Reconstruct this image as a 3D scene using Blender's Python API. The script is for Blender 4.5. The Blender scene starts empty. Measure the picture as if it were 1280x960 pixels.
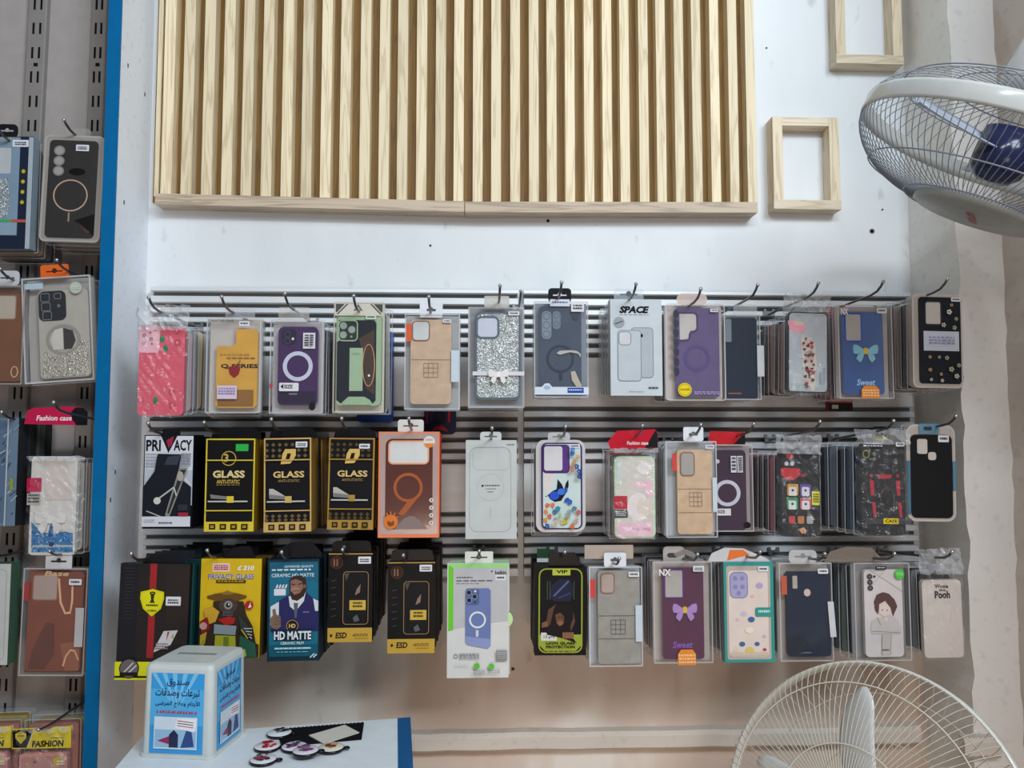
import bpy, math, random
from mathutils import Vector, Matrix
R = math.radians
sc = bpy.context.scene
COL = sc.collection

# ------------------------------------------------------------------ camera
F, CX, CY = 1000.0, 640.0, 480.0
CAM = Vector((0, -1.6, 1.45))
YAW, PITCH = R(2.5), R(3.8)
FW = Vector((math.sin(YAW)*math.cos(PITCH), math.cos(YAW)*math.cos(PITCH), math.sin(PITCH)))
RT = Vector((math.cos(YAW), -math.sin(YAW), 0))
UP = RT.cross(FW)
cd = bpy.data.cameras.new('camera'); cam = bpy.data.objects.new('camera', cd); COL.objects.link(cam)
cd.sensor_width = 36; cd.lens = F*36/1280; cd.clip_start = 0.02
cam.matrix_world = Matrix(((RT.x, UP.x, -FW.x, CAM.x), (RT.y, UP.y, -FW.y, CAM.y), (RT.z, UP.z, -FW.z, CAM.z), (0, 0, 0, 1)))
sc.camera = cam
def ray(px, py): return FW + RT*((px-CX)/F) + UP*((CY-py)/F)
def P(px, py, y):                       # the place on the upright plane y that the photograph shows at (px, py)
    d = ray(px, py); return CAM + d*((y-CAM.y)/d.y)
def PZ(px, py, z):                      # the same on a level plane
    d = ray(px, py); return CAM + d*((z-CAM.z)/d.z)

# ------------------------------------------------------------------ light
w = bpy.data.worlds.new('world'); sc.world = w; w.use_nodes = True
w.node_tree.nodes['Background'].inputs[0].default_value = (0.86, 0.93, 1.0, 1)
w.node_tree.nodes['Background'].inputs[1].default_value = 0.44
def area(name, loc, target, size, sy, energy, col):
    l = bpy.data.lights.new(name, 'AREA'); l.shape = 'RECTANGLE'; l.size = size; l.size_y = sy; l.energy = energy; l.color = col
    o = bpy.data.objects.new(name, l); COL.objects.link(o); o.location = loc
    o.rotation_euler = (Vector(target)-Vector(loc)).to_track_quat('-Z', 'Y').to_euler(); return o
area('assumed_window_daylight', (1.35, -2.5, 2.95), (0.7, 0, 2.1), 1.0, 1.0, 112, (0.82, 0.92, 1.0))  # window lies out of view; assumed from the light coming in from the right
area('assumed_ceiling_tube', (0.0, -2.4, 2.95), (-0.3, -0.2, 1.6), 1.3, 0.16, 46, (0.84, 0.93, 1.0))  # assumed overhead lamp, not in view; cool light from above
area('added_warm_low_fill', (0.05, -3.4, 0.55), (0.05, 0, 0.80), 1.0, 0.8, 8.5, (1.0, 0.74, 0.56)).data.spread = R(75)  # unseen warm fill added to brighten and warm the lower wall; doorway only assumed
sc.view_settings.view_transform = 'Standard'; sc.view_settings.look = 'None'
sc.view_settings.exposure = -1.02; sc.view_settings.gamma = 1.0; sc.view_settings.use_curve_mapping = False
sc.cycles.transparent_max_bounces = 24
rnd = random.Random(7)

# ------------------------------------------------------------------ materials
GAIN = 0.98
def lin(h):
    if not isinstance(h, str): return tuple(h)
    out = []
    for i in (0, 2, 4):
        c = int(h[i:i+2], 16)/255
        c = c/12.92 if c <= .04045 else ((c+.055)/1.055)**2.4
        out.append(min(.88, c*GAIN))
    return tuple(out)
MATS = {}
def nt(name):
    m = bpy.data.materials.new(name); m.use_nodes = True
    return m, m.node_tree.nodes, m.node_tree.links, m.node_tree.nodes['Principled BSDF']
def texco(n, l, scale, kind='TEX_NOISE', mapping=(1, 1, 1), detail=4):
    tc = n.new('ShaderNodeTexCoord'); mp = n.new('ShaderNodeMapping'); mp.inputs['Scale'].default_value = mapping
    l.new(tc.outputs['Object'], mp.inputs[0])
    t = n.new('ShaderNodeTexNoise' if kind == 'TEX_NOISE' else 'ShaderNodeTexVoronoi'); t.inputs['Scale'].default_value = scale
    if kind == 'TEX_NOISE': t.inputs['Detail'].default_value = detail
    l.new(mp.outputs[0], t.inputs['Vector']); return t
def ramp(n, l, src, stops):
    r = n.new('ShaderNodeValToRGB'); e = r.color_ramp.elements
    while len(e) < len(stops): e.new(.5)
    for k, (p, c) in enumerate(stops): e[k].position = p; e[k].color = (*c, 1)
    l.new(src, r.inputs[0]); return r
def bump(n, l, src, bs, strength, dist):
    b = n.new('ShaderNodeBump'); b.inputs['Strength'].default_value = strength; b.inputs['Distance'].default_value = dist
    l.new(src, b.inputs['Height']); l.new(b.outputs[0], bs.inputs['Normal'])
def mat(h, kind='card'):
    key = (h, kind)
    if key in MATS: return MATS[key]
    c = lin(h); m, n, l, b = nt(kind+'_'+str(h))
    if kind in ('clear', 'film', 'crumple'):
        o = n['Material Output']; n.remove(b)
        tr = n.new('ShaderNodeBsdfTransparent'); tr.inputs[0].default_value = (.99, .99, .99, 1)
        gl = n.new('ShaderNodeBsdfGlossy'); gl.inputs[0].default_value = (.9, .9, .9, 1); gl.inputs['Roughness'].default_value = .06 if kind == 'clear' else .16
        df = n.new('ShaderNodeBsdfDiffuse'); df.inputs[0].default_value = (*c, 1)
        fr = n.new('ShaderNodeFresnel'); ge = n.new('ShaderNodeNewGeometry'); io = n.new('ShaderNodeMapRange')   # thin film: the same reflectance from both sides
        io.inputs[3].default_value = 1.45; io.inputs[4].default_value = 1/1.45; l.new(ge.outputs['Backfacing'], io.inputs[0]); l.new(io.outputs[0], fr.inputs[0])
        m1 = n.new('ShaderNodeMixShader'); m1.inputs[0].default_value = {'clear': .025, 'film': .04, 'crumple': .34}[kind]
        l.new(tr.outputs[0], m1.inputs[1]); l.new(df.outputs[0], m1.inputs[2])
        m2 = n.new('ShaderNodeMixShader'); l.new(fr.outputs[0], m2.inputs[0]); l.new(m1.outputs[0], m2.inputs[1]); l.new(gl.outputs[0], m2.inputs[2])
        l.new(m2.outputs[0], o.inputs[0])
        t = texco(n, l, 90 if kind != 'clear' else 14, detail=3); bp = n.new('ShaderNodeBump'); bp.inputs['Strength'].default_value = 1.0 if kind != 'clear' else .25
        bp.inputs['Distance'].default_value = .004; l.new(t.outputs[0], bp.inputs['Height'])
        l.new(bp.outputs[0], gl.inputs['Normal']); l.new(bp.outputs[0], fr.inputs['Normal'])
    elif kind == 'frost':
        b.inputs['Base Color'].default_value = (*c, 1); b.inputs['Roughness'].default_value = .25; b.inputs['Alpha'].default_value = .62
    elif kind == 'haze':
        b.inputs['Base Color'].default_value = (*c, 1); b.inputs['Roughness'].default_value = .18; b.inputs['Alpha'].default_value = .25
    elif kind == 'metal':
        b.inputs['Base Color'].default_value = (*c, 1); b.inputs['Metallic'].default_value = .9; b.inputs['Roughness'].default_value = .3
    elif kind == 'glitter':
        t = texco(n, l, 420, 'V'); r = ramp(n, l, t.outputs['Color'], [(0, [x*.35 for x in c]), (.45, c), (.8, [min(1, x*1.5) for x in c]), (1, (1, 1, 1))])
        l.new(r.outputs[0], b.inputs['Base Color']); b.inputs['Roughness'].default_value = .28; b.inputs['Metallic'].default_value = .35
        bump(n, l, t.outputs['Distance'], b, .6, .002)
    elif kind == 'leather':
        t = texco(n, l, 60, detail=6); r = ramp(n, l, t.outputs[0], [(.3, [x*.86 for x in c]), (.7, [x*1.08 for x in c])])
        l.new(r.outputs[0], b.inputs['Base Color']); b.inputs['Roughness'].default_value = .5
        t2 = texco(n, l, 900, detail=2); bump(n, l, t2.outputs[0], b, .3, .0006)
    elif kind == 'amber':                     # tinted see-through case
        t = texco(n, l, 25); r = ramp(n, l, t.outputs[0], [(.3, [x*.85 for x in c]), (.7, c)])
        l.new(r.outputs[0], b.inputs['Base Color']); b.inputs['Roughness'].default_value = .12; b.inputs['Coat Weight'].default_value = .6
    else:
        t = texco(n, l, 40, detail=3); r = ramp(n, l, t.outputs[0], [(.3, [x*.95 for x in c]), (.7, [min(1, x*1.03) for x in c])])
        l.new(r.outputs[0], b.inputs['Base Color'])
        b.inputs['Specular IOR Level'].default_value = {'card': .12, 'matte': .1, 'plastic': .14}.get(kind, .4)
        b.inputs['Roughness'].default_value = {'card': .45, 'gloss': .16, 'matte': .8, 'paint': .4, 'plastic': .32}.get(kind, .5)
    MATS[key] = m; return m
def m_plaster(name, base, patch, sc1=2.2, bumpd=.004):
    m, n, l, b = nt(name); t = texco(n, l, sc1, mapping=(1.6, 1.6, .7), detail=7)
    r = ramp(n, l, t.outputs[0], [(.36, [x*.93 for x in base]), (.5, base), (.60, base), (.66, patch)])
    t3 = texco(n, l, 55, detail=4); r3 = ramp(n, l, t3.outputs[0], [(.30, (.82, .82, .82)), (.42, (1, 1, 1))])
    mx = n.new('ShaderNodeMixRGB'); mx.blend_type = 'MULTIPLY'; mx.inputs[0].default_value = .6
    l.new(r.outputs[0], mx.inputs[1]); l.new(r3.outputs[0], mx.inputs[2]); l.new(mx.outputs[0], b.inputs['Base Color'])
    b.inputs['Roughness'].default_value = .75
    t2 = texco(n, l, 13, mapping=(1, 1, .5), detail=8); bump(n, l, t2.outputs[0], b, .3, bumpd); return m
def m_wall():
    # cool white above, changing in a ragged line to mottled beige behind and below the racks
    m, n, l, b = nt('wall_paint')
    tc = n.new('ShaderNodeTexCoord'); sp = n.new('ShaderNodeSeparateXYZ'); l.new(tc.outputs['Object'], sp.inputs[0])
    t = texco(n, l, 5, mapping=(1.2, 1, .8), detail=6)
    ad = n.new('ShaderNodeMath'); ad.operation = 'MULTIPLY_ADD'; ad.inputs[1].default_value = .35; l.new(t.outputs[0], ad.inputs[0]); l.new(sp.outputs['Z'], ad.inputs[2])
    r = ramp(n, l, ad.outputs[0], [(0, (.40, .30, .235)), (.5, (.40, .30, .235))])
    e = r.color_ramp.elements; e[0].position = 0; e[1].position = 1
    mr = n.new('ShaderNodeMapRange'); mr.inputs[1].default_value = 1.16; mr.inputs[2].default_value = 1.40; l.new(ad.outputs[0], mr.inputs[0])
    t4 = texco(n, l, 1.7, mapping=(1.8, 1, .9), detail=5)
    lo = ramp(n, l, t4.outputs[0], [(.38, (.58, .455, .375)), (.52, (.64, .54, .46)), (.57, (.74, .68, .61))])
    hi = ramp(n, l, t4.outputs[0], [(.35, (.70, .73, .75)), (.46, (.74, .77, .79)), (.54, (.75, .78, .80)), (.60, (.79, .82, .84))])
    mx = n.new('ShaderNodeMixRGB'); l.new(mr.outputs[0], mx.inputs[0]); l.new(lo.outputs[0], mx.inputs[1]); l.new(hi.outputs[0], mx.inputs[2])
    l.new(mx.outputs[0], b.inputs['Base Color']); b.inputs['Roughness'].default_value = .6; n.remove(r)
    t5 = texco(n, l, 22, mapping=(1, 1, .6), detail=6); r5 = ramp(n, l, t5.outputs[0], [(.27, (.70, .69, .67)), (.36, (1, 1, 1))])
    m5 = n.new('ShaderNodeMixRGB'); m5.blend_type = 'MULTIPLY'; m5.inputs[0].default_value = .8; l.new(mx.outputs[0], m5.inputs[1]); l.new(r5.outputs[0], m5.inputs[2]); l.new(m5.outputs[0], b.inputs['Base Color'])
    t2 = texco(n, l, 9, mapping=(1, 1, .5), detail=8); bump(n, l, t2.outputs[0], b, .4, .008); return m
def m_wood(name, base, dark, scale=(60, 60, 3)):
    m, n, l, b = nt(name)
    tc = n.new('ShaderNodeTexCoord'); oi = n.new('ShaderNodeObjectInfo'); mp = n.new('ShaderNodeMapping'); mp.inputs['Scale'].default_value = scale
    vm = n.new('ShaderNodeVectorMath'); vm.operation = 'MULTIPLY_ADD'; vm.inputs[1].default_value = (7, 5, 9)
    l.new(oi.outputs['Random'], vm.inputs[0]); l.new(tc.outputs['Object'], vm.inputs[2]); l.new(vm.outputs[0], mp.inputs[0])
    t = n.new('ShaderNodeTexNoise'); t.inputs['Scale'].default_value = 1; t.inputs['Detail'].default_value = 3; t.inputs['Distortion'].default_value = .4; l.new(mp.outputs[0], t.inputs['Vector'])
    s = n.new('ShaderNodeMath'); s.operation = 'MULTIPLY'; s.inputs[1].default_value = 34; l.new(t.outputs[0], s.inputs[0])
    f = n.new('ShaderNodeMath'); f.operation = 'SINE'; l.new(s.outputs[0], f.inputs[0])
    mr = n.new('ShaderNodeMapRange'); mr.inputs[1].default_value = -1; l.new(f.outputs[0], mr.inputs[0])
    r = ramp(n, l, mr.outputs[0], [(0, dark), (.35, base), (1, [min(1, x*1.06) for x in base])])
    hv = n.new('ShaderNodeHueSaturation'); l.new(r.outputs[0], hv.inputs['Color'])
    rm = n.new('ShaderNodeMapRange'); rm.inputs[3].default_value = .86; rm.inputs[4].default_value = 1.08; l.new(oi.outputs['Random'], rm.inputs[0]); l.new(rm.outputs[0], hv.inputs['Value'])
    l.new(hv.outputs[0], b.inputs['Base Color']); b.inputs['Roughness'].default_value = .55; return m

# ------------------------------------------------------------------ mesh helpers
class MB:
    def __init__(s): s.v = []; s.f = []; s.mi = []; s.ms = []; s.sm = []
    def slot(s, m):
        if m not in s.ms: s.ms.append(m)
        return s.ms.index(m)
    def add(s, vs, fs, m, smooth=False):
        k = len(s.v); s.v += [tuple(v) for v in vs]; i = s.slot(m)
        for f in fs: s.f.append(tuple(k+q for q in f)); s.mi.append(i); s.sm.append(smooth)
    def box(s, a, b, m):
        x0, y0, z0 = a; x1, y1, z1 = b
        s.add([(x0,y0,z0),(x1,y0,z0),(x1,y1,z0),(x0,y1,z0),(x0,y0,z1),(x1,y0,z1),(x1,y1,z1),(x0,y1,z1)],
              [(0,3,2,1),(4,5,6,7),(0,1,5,4),(1,2,6,5),(2,3,7,6),(3,0,4,7)], m)
    def obox(s, c, ax, ay, az, m):       # oriented box: corner c and three edge vectors
        c, ax, ay, az = map(Vector, (c, ax, ay, az))
        q = [c, c+ax, c+ax+ay, c+ay]; s.add(q+[v+az for v in q], [(0,3,2,1),(4,5,6,7),(0,1,5,4),(1,2,6,5),(2,3,7,6),(3,0,4,7)], m)
    def tube(s, pts, r, m, sides=6, cap=True, closed=False):
        pts = [Vector(p) for p in pts]; vs = []; n = len(pts)
        rr = r if isinstance(r, (list, tuple)) else [r]*n
        ref = None
        for i, p in enumerate(pts):
            if closed: t = pts[(i+1) % n]-pts[i-1]
            else: t = pts[min(i+1, n-1)]-pts[max(i-1, 0)]
            t.normalize()
            if ref is None: ref = Vector((0, 0, 1)) if abs(t.z) < .9 else Vector((1, 0, 0))
            u = ref - t*ref.dot(t)
            if u.length < 1e-4: u = t.orthogonal()
            u.normalize(); ref = u; v = t.cross(u)
            vs += [p+(u*math.cos(2*math.pi*k/sides)+v*math.sin(2*math.pi*k/sides))*rr[i] for k in range(sides)]
        fs = []
        for i in range(n if closed else n-1):
            j = (i+1) % n
            for k in range(sides): fs.append((i*sides+k, i*sides+(k+1) % sides, j*sides+(k+1) % sides, j*sides+k))
        if cap and not closed: fs += [tuple(range(sides-1, -1, -1)), tuple((n-1)*sides+k for k in range(sides))]
        s.add(vs, fs, m, True)
    def lathe(s, prof, m, seg=48, c=(0, 0, 0), a0=0, a1=2*math.pi):   # around local z
        full = abs(a1-a0-2*math.pi) < 1e-5; ns = seg if full else seg+1; vs = []
        for k in range(ns):
            a = a0+(a1-a0)*k/seg
            vs += [(c[0]+r*math.cos(a), c[1]+r*math.sin(a), c[2]+z) for r, z in prof]
        q = len(prof); fs = []
        for k in range(seg):
            j = (k+1) % ns
            for i in range(q-1): fs.append((k*q+i, j*q+i, j*q+i+1, k*q+i+1))
        s.add(vs, fs, m, True)
    def ball(s, c, r, m):
        s.lathe([(max(1e-5, r*math.sin(t)), -r*math.cos(t)) for t in [math.pi*i/6 for i in range(7)]], m, 10, c)
    def build(s, name, parent=None):
        me = bpy.data.meshes.new(name); me.from_pydata(s.v, [], s.f)
        for m in s.ms: me.materials.append(m)
        me.polygons.foreach_set('material_index', s.mi); me.polygons.foreach_set('use_smooth', s.sm); me.update()
        o = bpy.data.objects.new(name, me); COL.objects.link(o)
        if parent: o.parent = parent
        return o
def tag(o, label=None, cat=None, group=None, kind=None):
    for k, v in (('label', label), ('category', cat), ('group', group), ('kind', kind)):
        if v: o[k] = v
    return o
def thing(name, label, cat, loc=(0, 0, 0), group=None):
    o = bpy.data.objects.new(name, None); COL.objects.link(o); o.location = loc; o.empty_display_size = .02
    return tag(o, label, cat, group)
def one(name, parent, fn):
    mb = MB(); fn(mb); return mb.build(name, parent)

# ------------------------------------------------------------------ setting
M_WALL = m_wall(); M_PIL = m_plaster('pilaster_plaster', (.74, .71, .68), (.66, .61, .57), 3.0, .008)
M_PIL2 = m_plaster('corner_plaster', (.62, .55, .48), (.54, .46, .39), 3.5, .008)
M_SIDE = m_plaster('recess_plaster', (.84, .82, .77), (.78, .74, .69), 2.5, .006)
M_FLOOR = m_plaster('floor_tile', (.42, .29, .19), (.36, .25, .17), 3)
XC = P(1133, 200, 0).x; XL = -1.75
X2 = P(1199, 400, -.16).x; X3 = P(1257, 400, -.16).x
def plane_grid(mb, a, u, v, nu, nv, m, jit=None):
    a, u, v = Vector(a), Vector(u), Vector(v); vs = []
    for j in range(nv+1):
        for i in range(nu+1):
            p = a+u*(i/nu)+v*(j/nv)
            if jit: p = p+jit(i, j)
            vs.append(p)
    mb.add(vs, [(j*(nu+1)+i, j*(nu+1)+i+1, (j+1)*(nu+1)+i+1, (j+1)*(nu+1)+i) for j in range(nv) for i in range(nu)], m, True)
mb = MB(); mb.box((XL, 0, 0), (XC+.02, .12, 3.0), M_WALL); wall = tag(mb.build('wall_back'), kind='structure')
for hx, hy, hr in ((1090, 289, .0045), (685, 276, .0028), (538, 307, .002), (641, 836, .0028), (1103, 262, .0016), (958, 60, .0016), (320, 812, .002)):
    p = P(hx, hy, -.0004); h = MB(); h.lathe([(hr*1.25, .0004), (hr, -.0008), (hr*.8, .0006), (1e-5, .0006)], mat('1c1a18', 'matte'), 12)
    o = h.build('nail_hole', wall); o.location = p; o.rotation_euler = (R(90), 0, 0)
# stepped pilaster: recess side, front face, second side, each with an uneven trowelled arris
zz = [i*.03 for i in range(101)]
j1 = [rnd.uniform(-.0035, .0035) for _ in zz]; j2 = [rnd.uniform(-.004, .004) for _ in zz]; j3 = [rnd.uniform(-.003, .003) for _ in zz]
def strip(name, pa, pb, m, ja, jb):
    b = MB(); vs = []
    for k, z in enumerate(zz): vs += [(pa[0]+ja[k], pa[1], z), (pb[0]+jb[k], pb[1]-abs(jb[k])*.6, z)]
    b.add(vs, [(2*k, 2*k+1, 2*k+3, 2*k+2) for k in range(len(zz)-1)], m); return tag(b.build(name), kind='structure')
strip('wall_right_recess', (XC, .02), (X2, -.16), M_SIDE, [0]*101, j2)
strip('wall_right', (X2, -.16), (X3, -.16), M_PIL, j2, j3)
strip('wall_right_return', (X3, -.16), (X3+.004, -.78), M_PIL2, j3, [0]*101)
b = MB(); b.box((XL, -3.2, -.08), (X3+.01, .12, 0), M_FLOOR); tag(b.build('floor'), kind='structure')
# plaster ledge that runs along the foot of the wall
def ledge(name, pxa, pxb, y, pa, pb, out):
    a = P(pxa, pa, y-out); c = P(pxb, pb, y-out); xa = P(pxa, pa, y-out).x; xb = P(pxb, pb, y-out).x
    zt = (a.z+c.z)/2; b = MB(); n = 24; vs = []
    prof = [(0, .006), (out*.8, .004), (out, -.004), (out, -.026), (out*.75, -.031), (0, -.036)]
    for i in range(n+1):
        x = xa+(xb-xa)*i/n; dz = rnd.uniform(-.0012, .0012)
        vs += [(x, y-d, zt+h+dz) for d, h in prof]
    q = len(prof); fs = [(i*q+k, i*q+k+1, (i+1)*q+k+1, (i+1)*q+k) for i in range(n) for k in range(q-1)]
    fs += [tuple(range(q)), tuple(n*q+k for k in range(q-1, -1, -1))]
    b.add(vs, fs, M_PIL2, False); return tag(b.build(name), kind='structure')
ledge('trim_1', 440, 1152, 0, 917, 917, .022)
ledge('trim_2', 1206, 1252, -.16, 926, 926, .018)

# ------------------------------------------------------------------ slatted wood panel
M_PINE = m_wood('pine', (.82, .69, .465), (.68, .535, .33)); M_BACK = m_wood('pine_backing', (.28, .155, .026), (.22, .115, .018))  # backing colour has the shade and golden bounce between slats painted in
M_RAIL = m_wood('pine_rail', (.60, .48, .35), (.44, .34, .25), (3, 60, 60))
SY = -.034
sp = thing('wood_slat_panel', 'large pale pine wall panel of upright slats above the phone cases', 'wall panel', P(570, 250, 0))
def child(name, parent, fn):
    mb = MB(); fn(mb); o = mb.build(name, parent); o.matrix_parent_inverse = Matrix.Translation(-parent.location); return o
ztop = P(570, -70, 0).z
pa, pb = P(191, 240, -.006), P(946, 262, -.006)
child('backing_board', sp, lambda m: m.box((pa.x, -.006, pb.z), (pb.x, -.0005, ztop), M_BACK))
cs = [207,232,257.5,282.5,307,332,357,382,406,430,455,479,502,526,550,573,597,620,644,667.5,690,713,737,760,782,806,828,851,873,896,919,941]
for k, c in enumerate(cs):
    hw = 6.8-1.2*k/31; yb = 246+8*min(1, (c-200)/500)
    a = P(c-hw, yb, SY); d = P(c+hw, yb, SY)
    child('slat', sp, lambda m: m.box((a.x, SY, a.z), (d.x, -.006, ztop), M_PINE))
a, d = P(191, 240, SY), P(199, 240, SY)
child('slat', sp, lambda m: m.box((a.x-.003, -.022, P(195, 243, SY).z), (a.x+.006, -.0005, ztop), M_PINE))
for x0, x1, t0, t1 in ((194, 580.4, 241.5, 251.5), (581.4, 947, 252, 252.5)):
    a = P(x0, t0, -.040); d = P(x1, t1, -.040); hgt = .0215
    child('bottom_rail', sp, lambda m: m.add([(a.x,-.04,a.z-hgt),(d.x,-.04,d.z-hgt),(d.x,-.0005,d.z-hgt),(a.x,-.0005,a.z-hgt),(a.x,-.04,a.z),(d.x,-.04,d.z),(d.x,-.0005,d.z),(a.x,-.0005,a.z)],
        [(0,3,2,1),(4,5,6,7),(0,1,5,4),(1,2,6,5),(2,3,7,6),(3,0,4,7)], M_RAIL))
M_FR = m_wood('pine_frame', (.70, .58, .41), (.58, .46, .31), (60, 60, 4)); M_FRH = m_wood('pine_frame_rail', (.72, .61, .45), (.60, .48, .33), (4, 60, 60))
def frame(label, x0, y0, x1, y1):
    D = -.034; a, d = P(x0, y1, D), P(x1, y0, D); W = .0235
    f = thing('wooden_wall_frame', label, 'wooden frame', ((a.x+d.x)/2, 0, a.z), 'small empty frames beside the slatted panel')
    for s in (0, 1):
        xx = a.x if s == 0 else d.x-W*.85
        child('stile', f, lambda m: m.box((xx, D, a.z+W*.8), (xx+W*.85, -.0005, d.z), M_FR))
    child('rail', f, lambda m: m.box((a.x-.001, D-.001, a.z), (d.x+.001, -.0005, a.z+W*.8), M_FRH))
    child('rail', f, lambda m: m.box((a.x+W*.86, D+.001, d.z-W*.75), (d.x-W*.86, -.0005, d.z-.0005), M_FRH))
frame('small empty pine frame low beside the slatted panel edge', 968, 147, 1048, 261)
frame('small empty pine frame higher up, cut off by the picture top', 1046, -42, 1125, 79)

# ------------------------------------------------------------------ slotted metal racks
m, n, l, bs = nt('rack_metal'); bs.inputs['Base Color'].default_value = (.56, .565, .57, 1); bs.inputs['Metallic'].default_value = .12; bs.inputs['Roughness'].default_value = .42
t = texco(n, l, 18, mapping=(.3, 1, 3)); r_ = ramp(n, l, t.outputs[0], [(.3, (.66, .67, .68)), (.7, (.76, .77, .78))]); l.new(r_.outputs[0], bs.inputs['Base Color']); M_RACK = m
M_DARK = mat('7c7a78', 'matte')
slots = [370, 384, 396, 408, 419.5, 431.5, 443.5] + [511, 524, 537, 550, 564, 577] + [643, 656, 669, 682, 695, 708]
edges = [362] + sum([[s-2.6, s+2.6] for s in slots], []) + [721]
RY = -.024
for (xa, xb, lab) in ((183, 647.5, 'slotted grey metal rack panel next to the white partition'), (655, 1143, 'slotted grey metal rack panel next to the rough plaster pilaster')):
    A, B = P(xa, 530, RY), P(xb, 530, RY)
    rk = thing('slotted_rack_panel', lab, 'display rack', ((A.x+B.x)/2, 0, P(600, 721, RY).z), 'slotted rack panels')
    child('backing', rk, lambda m: m.box((A.x, -.008, P(640, 721, RY).z), (B.x, -.0006, P(640, 362, RY).z), M_DARK))
    for k in range(0, len(edges), 2):
        z1, z0 = P(640, edges[k], RY).z, P(640, edges[k+1], RY).z
        big = z1-z0 > .03
        def prof(m, big=big, z0=z0, z1=z1):
            y0 = RY + (.004 if big else 0)
            vs = []
            for x in (A.x, B.x): vs += [(x, -.008, z0+.0005), (x, y0+.001, z0), (x, y0-.001, z0+.0015), (x, y0, z1-.0012), (x, y0+.0025, z1), (x, -.008, z1)]
            m.add(vs, [(i, i+1, i+7, i+6) for i in range(5)]+[(0,5,4,3,2,1),(6,7,8,9,10,11)], M_RACK)
        child('slat', rk, prof)

# ------------------------------------------------------------------ partition of the neighbouring unit
XP = P(184.5, 300, 0).x; TP = .022; PD = -.145
M_WHITE = m_plaster('white_laminate', (.82, .86, .92), (.79, .83, .89), 2, .001); M_BLUE = mat('0668a0', 'plastic'); M_GREY = mat('aaa29e', 'paint')
pt = thing('partition_panel', 'tall white side board with a bright blue front edge', 'partition', (XP-TP/2, PD/2, 0))
child('board', pt, lambda m: m.box((XP-TP, PD+.002, 0), (XP, -.0006, 3.0), M_WHITE))
child('edge_band', pt, lambda m: m.box((XP-TP-.001, PD-.0015, 0), (XP+.0005, PD+.002, 3.0), M_BLUE))
for hx, hy in ((160, 82), (181, 118), (155, 253), (144, 590), (138, 625), (122, 925)):
    q = P(hx, hy, -.07); t_ = (XP-CAM.x)/(ray(hx, hy).x); q = CAM+ray(hx, hy)*t_
    child('screw_hole', pt, lambda m: m.box((XP-.001, q.y-.0022, q.z-.004), (XP+.0003, q.y+.0022, q.z+.004), mat('55555a', 'matte')))
bp = thing('grey_back_panel', 'plain grey back board behind the hanging cases beside the blue edge', 'back panel', (-1.2, 0, 0))
child('board', bp, lambda m: m.box((XL, -.012, 0), (XP-TP-.001, -.0006, 3.0), M_GREY))
M_UP = mat('8c8682', 'paint'); M_SLOT = mat('161514', 'matte')
for (xt, xb_, wd, lab) in ((50, -4, 23, 'grey slotted steel upright rail farther from the blue edge'), (126, 86, 19, 'grey slotted steel upright rail partly hidden by the blue edge')):
    tp, bt = P(xt, -40, -.024), P(xb_, 1000, -.024)
    u = thing('slotted_upright', lab, 'shelf upright', (bt.x, -.012, bt.z), 'slotted uprights on the grey board')
    ww = wd*1.576/1000/2; dirv = (tp-bt)
    def up(m):
        for off, y0 in ((0, -.024),):
            vs = []
            for q in (bt, tp):
                vs += [(q.x-ww, -.012, q.z), (q.x-ww, -.024, q.z), (q.x-ww+.002, -.026, q.z), (q.x+ww-.002, -.026, q.z), (q.x+ww, -.024, q.z), (q.x+ww, -.012, q.z)]
            m.add(vs, [(i, i+1, i+7, i+6) for i in range(5)]+[(0,1,2,3,4,5)[::-1], (6,7,8,9,10,11)], M_UP)
    child('channel', u, up)
    k = 0; py = 5
    while py < 960:
        f = (py+40)/1040; px = xt+(xb_-xt)*f
        for s in (-1, 1):
            c = P(px+s*4.2*wd/23, py, -.0262)
            child('slot', u, lambda m: m.box((c.x-.0021, -.0263, c.z-.0115), (c.x+.0021, -.0255, c.z+.0115), M_SLOT))
        if k in (2, 12, 22):
            c = P(px, py+15, -.0262); child('bolt_hole', u, lambda m: m.box((c.x-.004, -.0263, c.z-.0035), (c.x+.004, -.0255, c.z+.0035), M_SLOT))
        py += 30.4; k += 1

# ------------------------------------------------------------------ counter
ZT = 1.45-.46
cA = PZ(497, 898, ZT); cB = PZ(285, 912.5, ZT); dv = (cA-cB).normalized(); ev = (PZ(497.5, 960, ZT)-cA).normalized()
LT = (cA-PZ(157, 950, ZT)).dot(dv)
M_TOP = mat('e8eef2', 'plastic')
ct = thing('counter', 'white counter with a dark blue edge on its end', 'counter', (cA.x-.3, cA.y-.2, 0))
child('worktop', ct, lambda m: m.obox(cA-dv*LT-Vector((0, 0, .028)), dv*LT, ev*.62, (0, 0, .028), M_TOP))
child('edge_band', ct, lambda m: m.obox(cA-Vector((0, 0, .03)), dv*.021, ev*.62, (0, 0, .0308), mat('0a5c94', 'plastic')))
child('cabinet_body', ct, lambda m: m.obox(cA-dv*(LT-.02)+ev*.015-Vector((0, 0, ZT-.0005)), dv*(LT-.04), ev*.58, (0, 0, ZT-.029), M_TOP))

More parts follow.
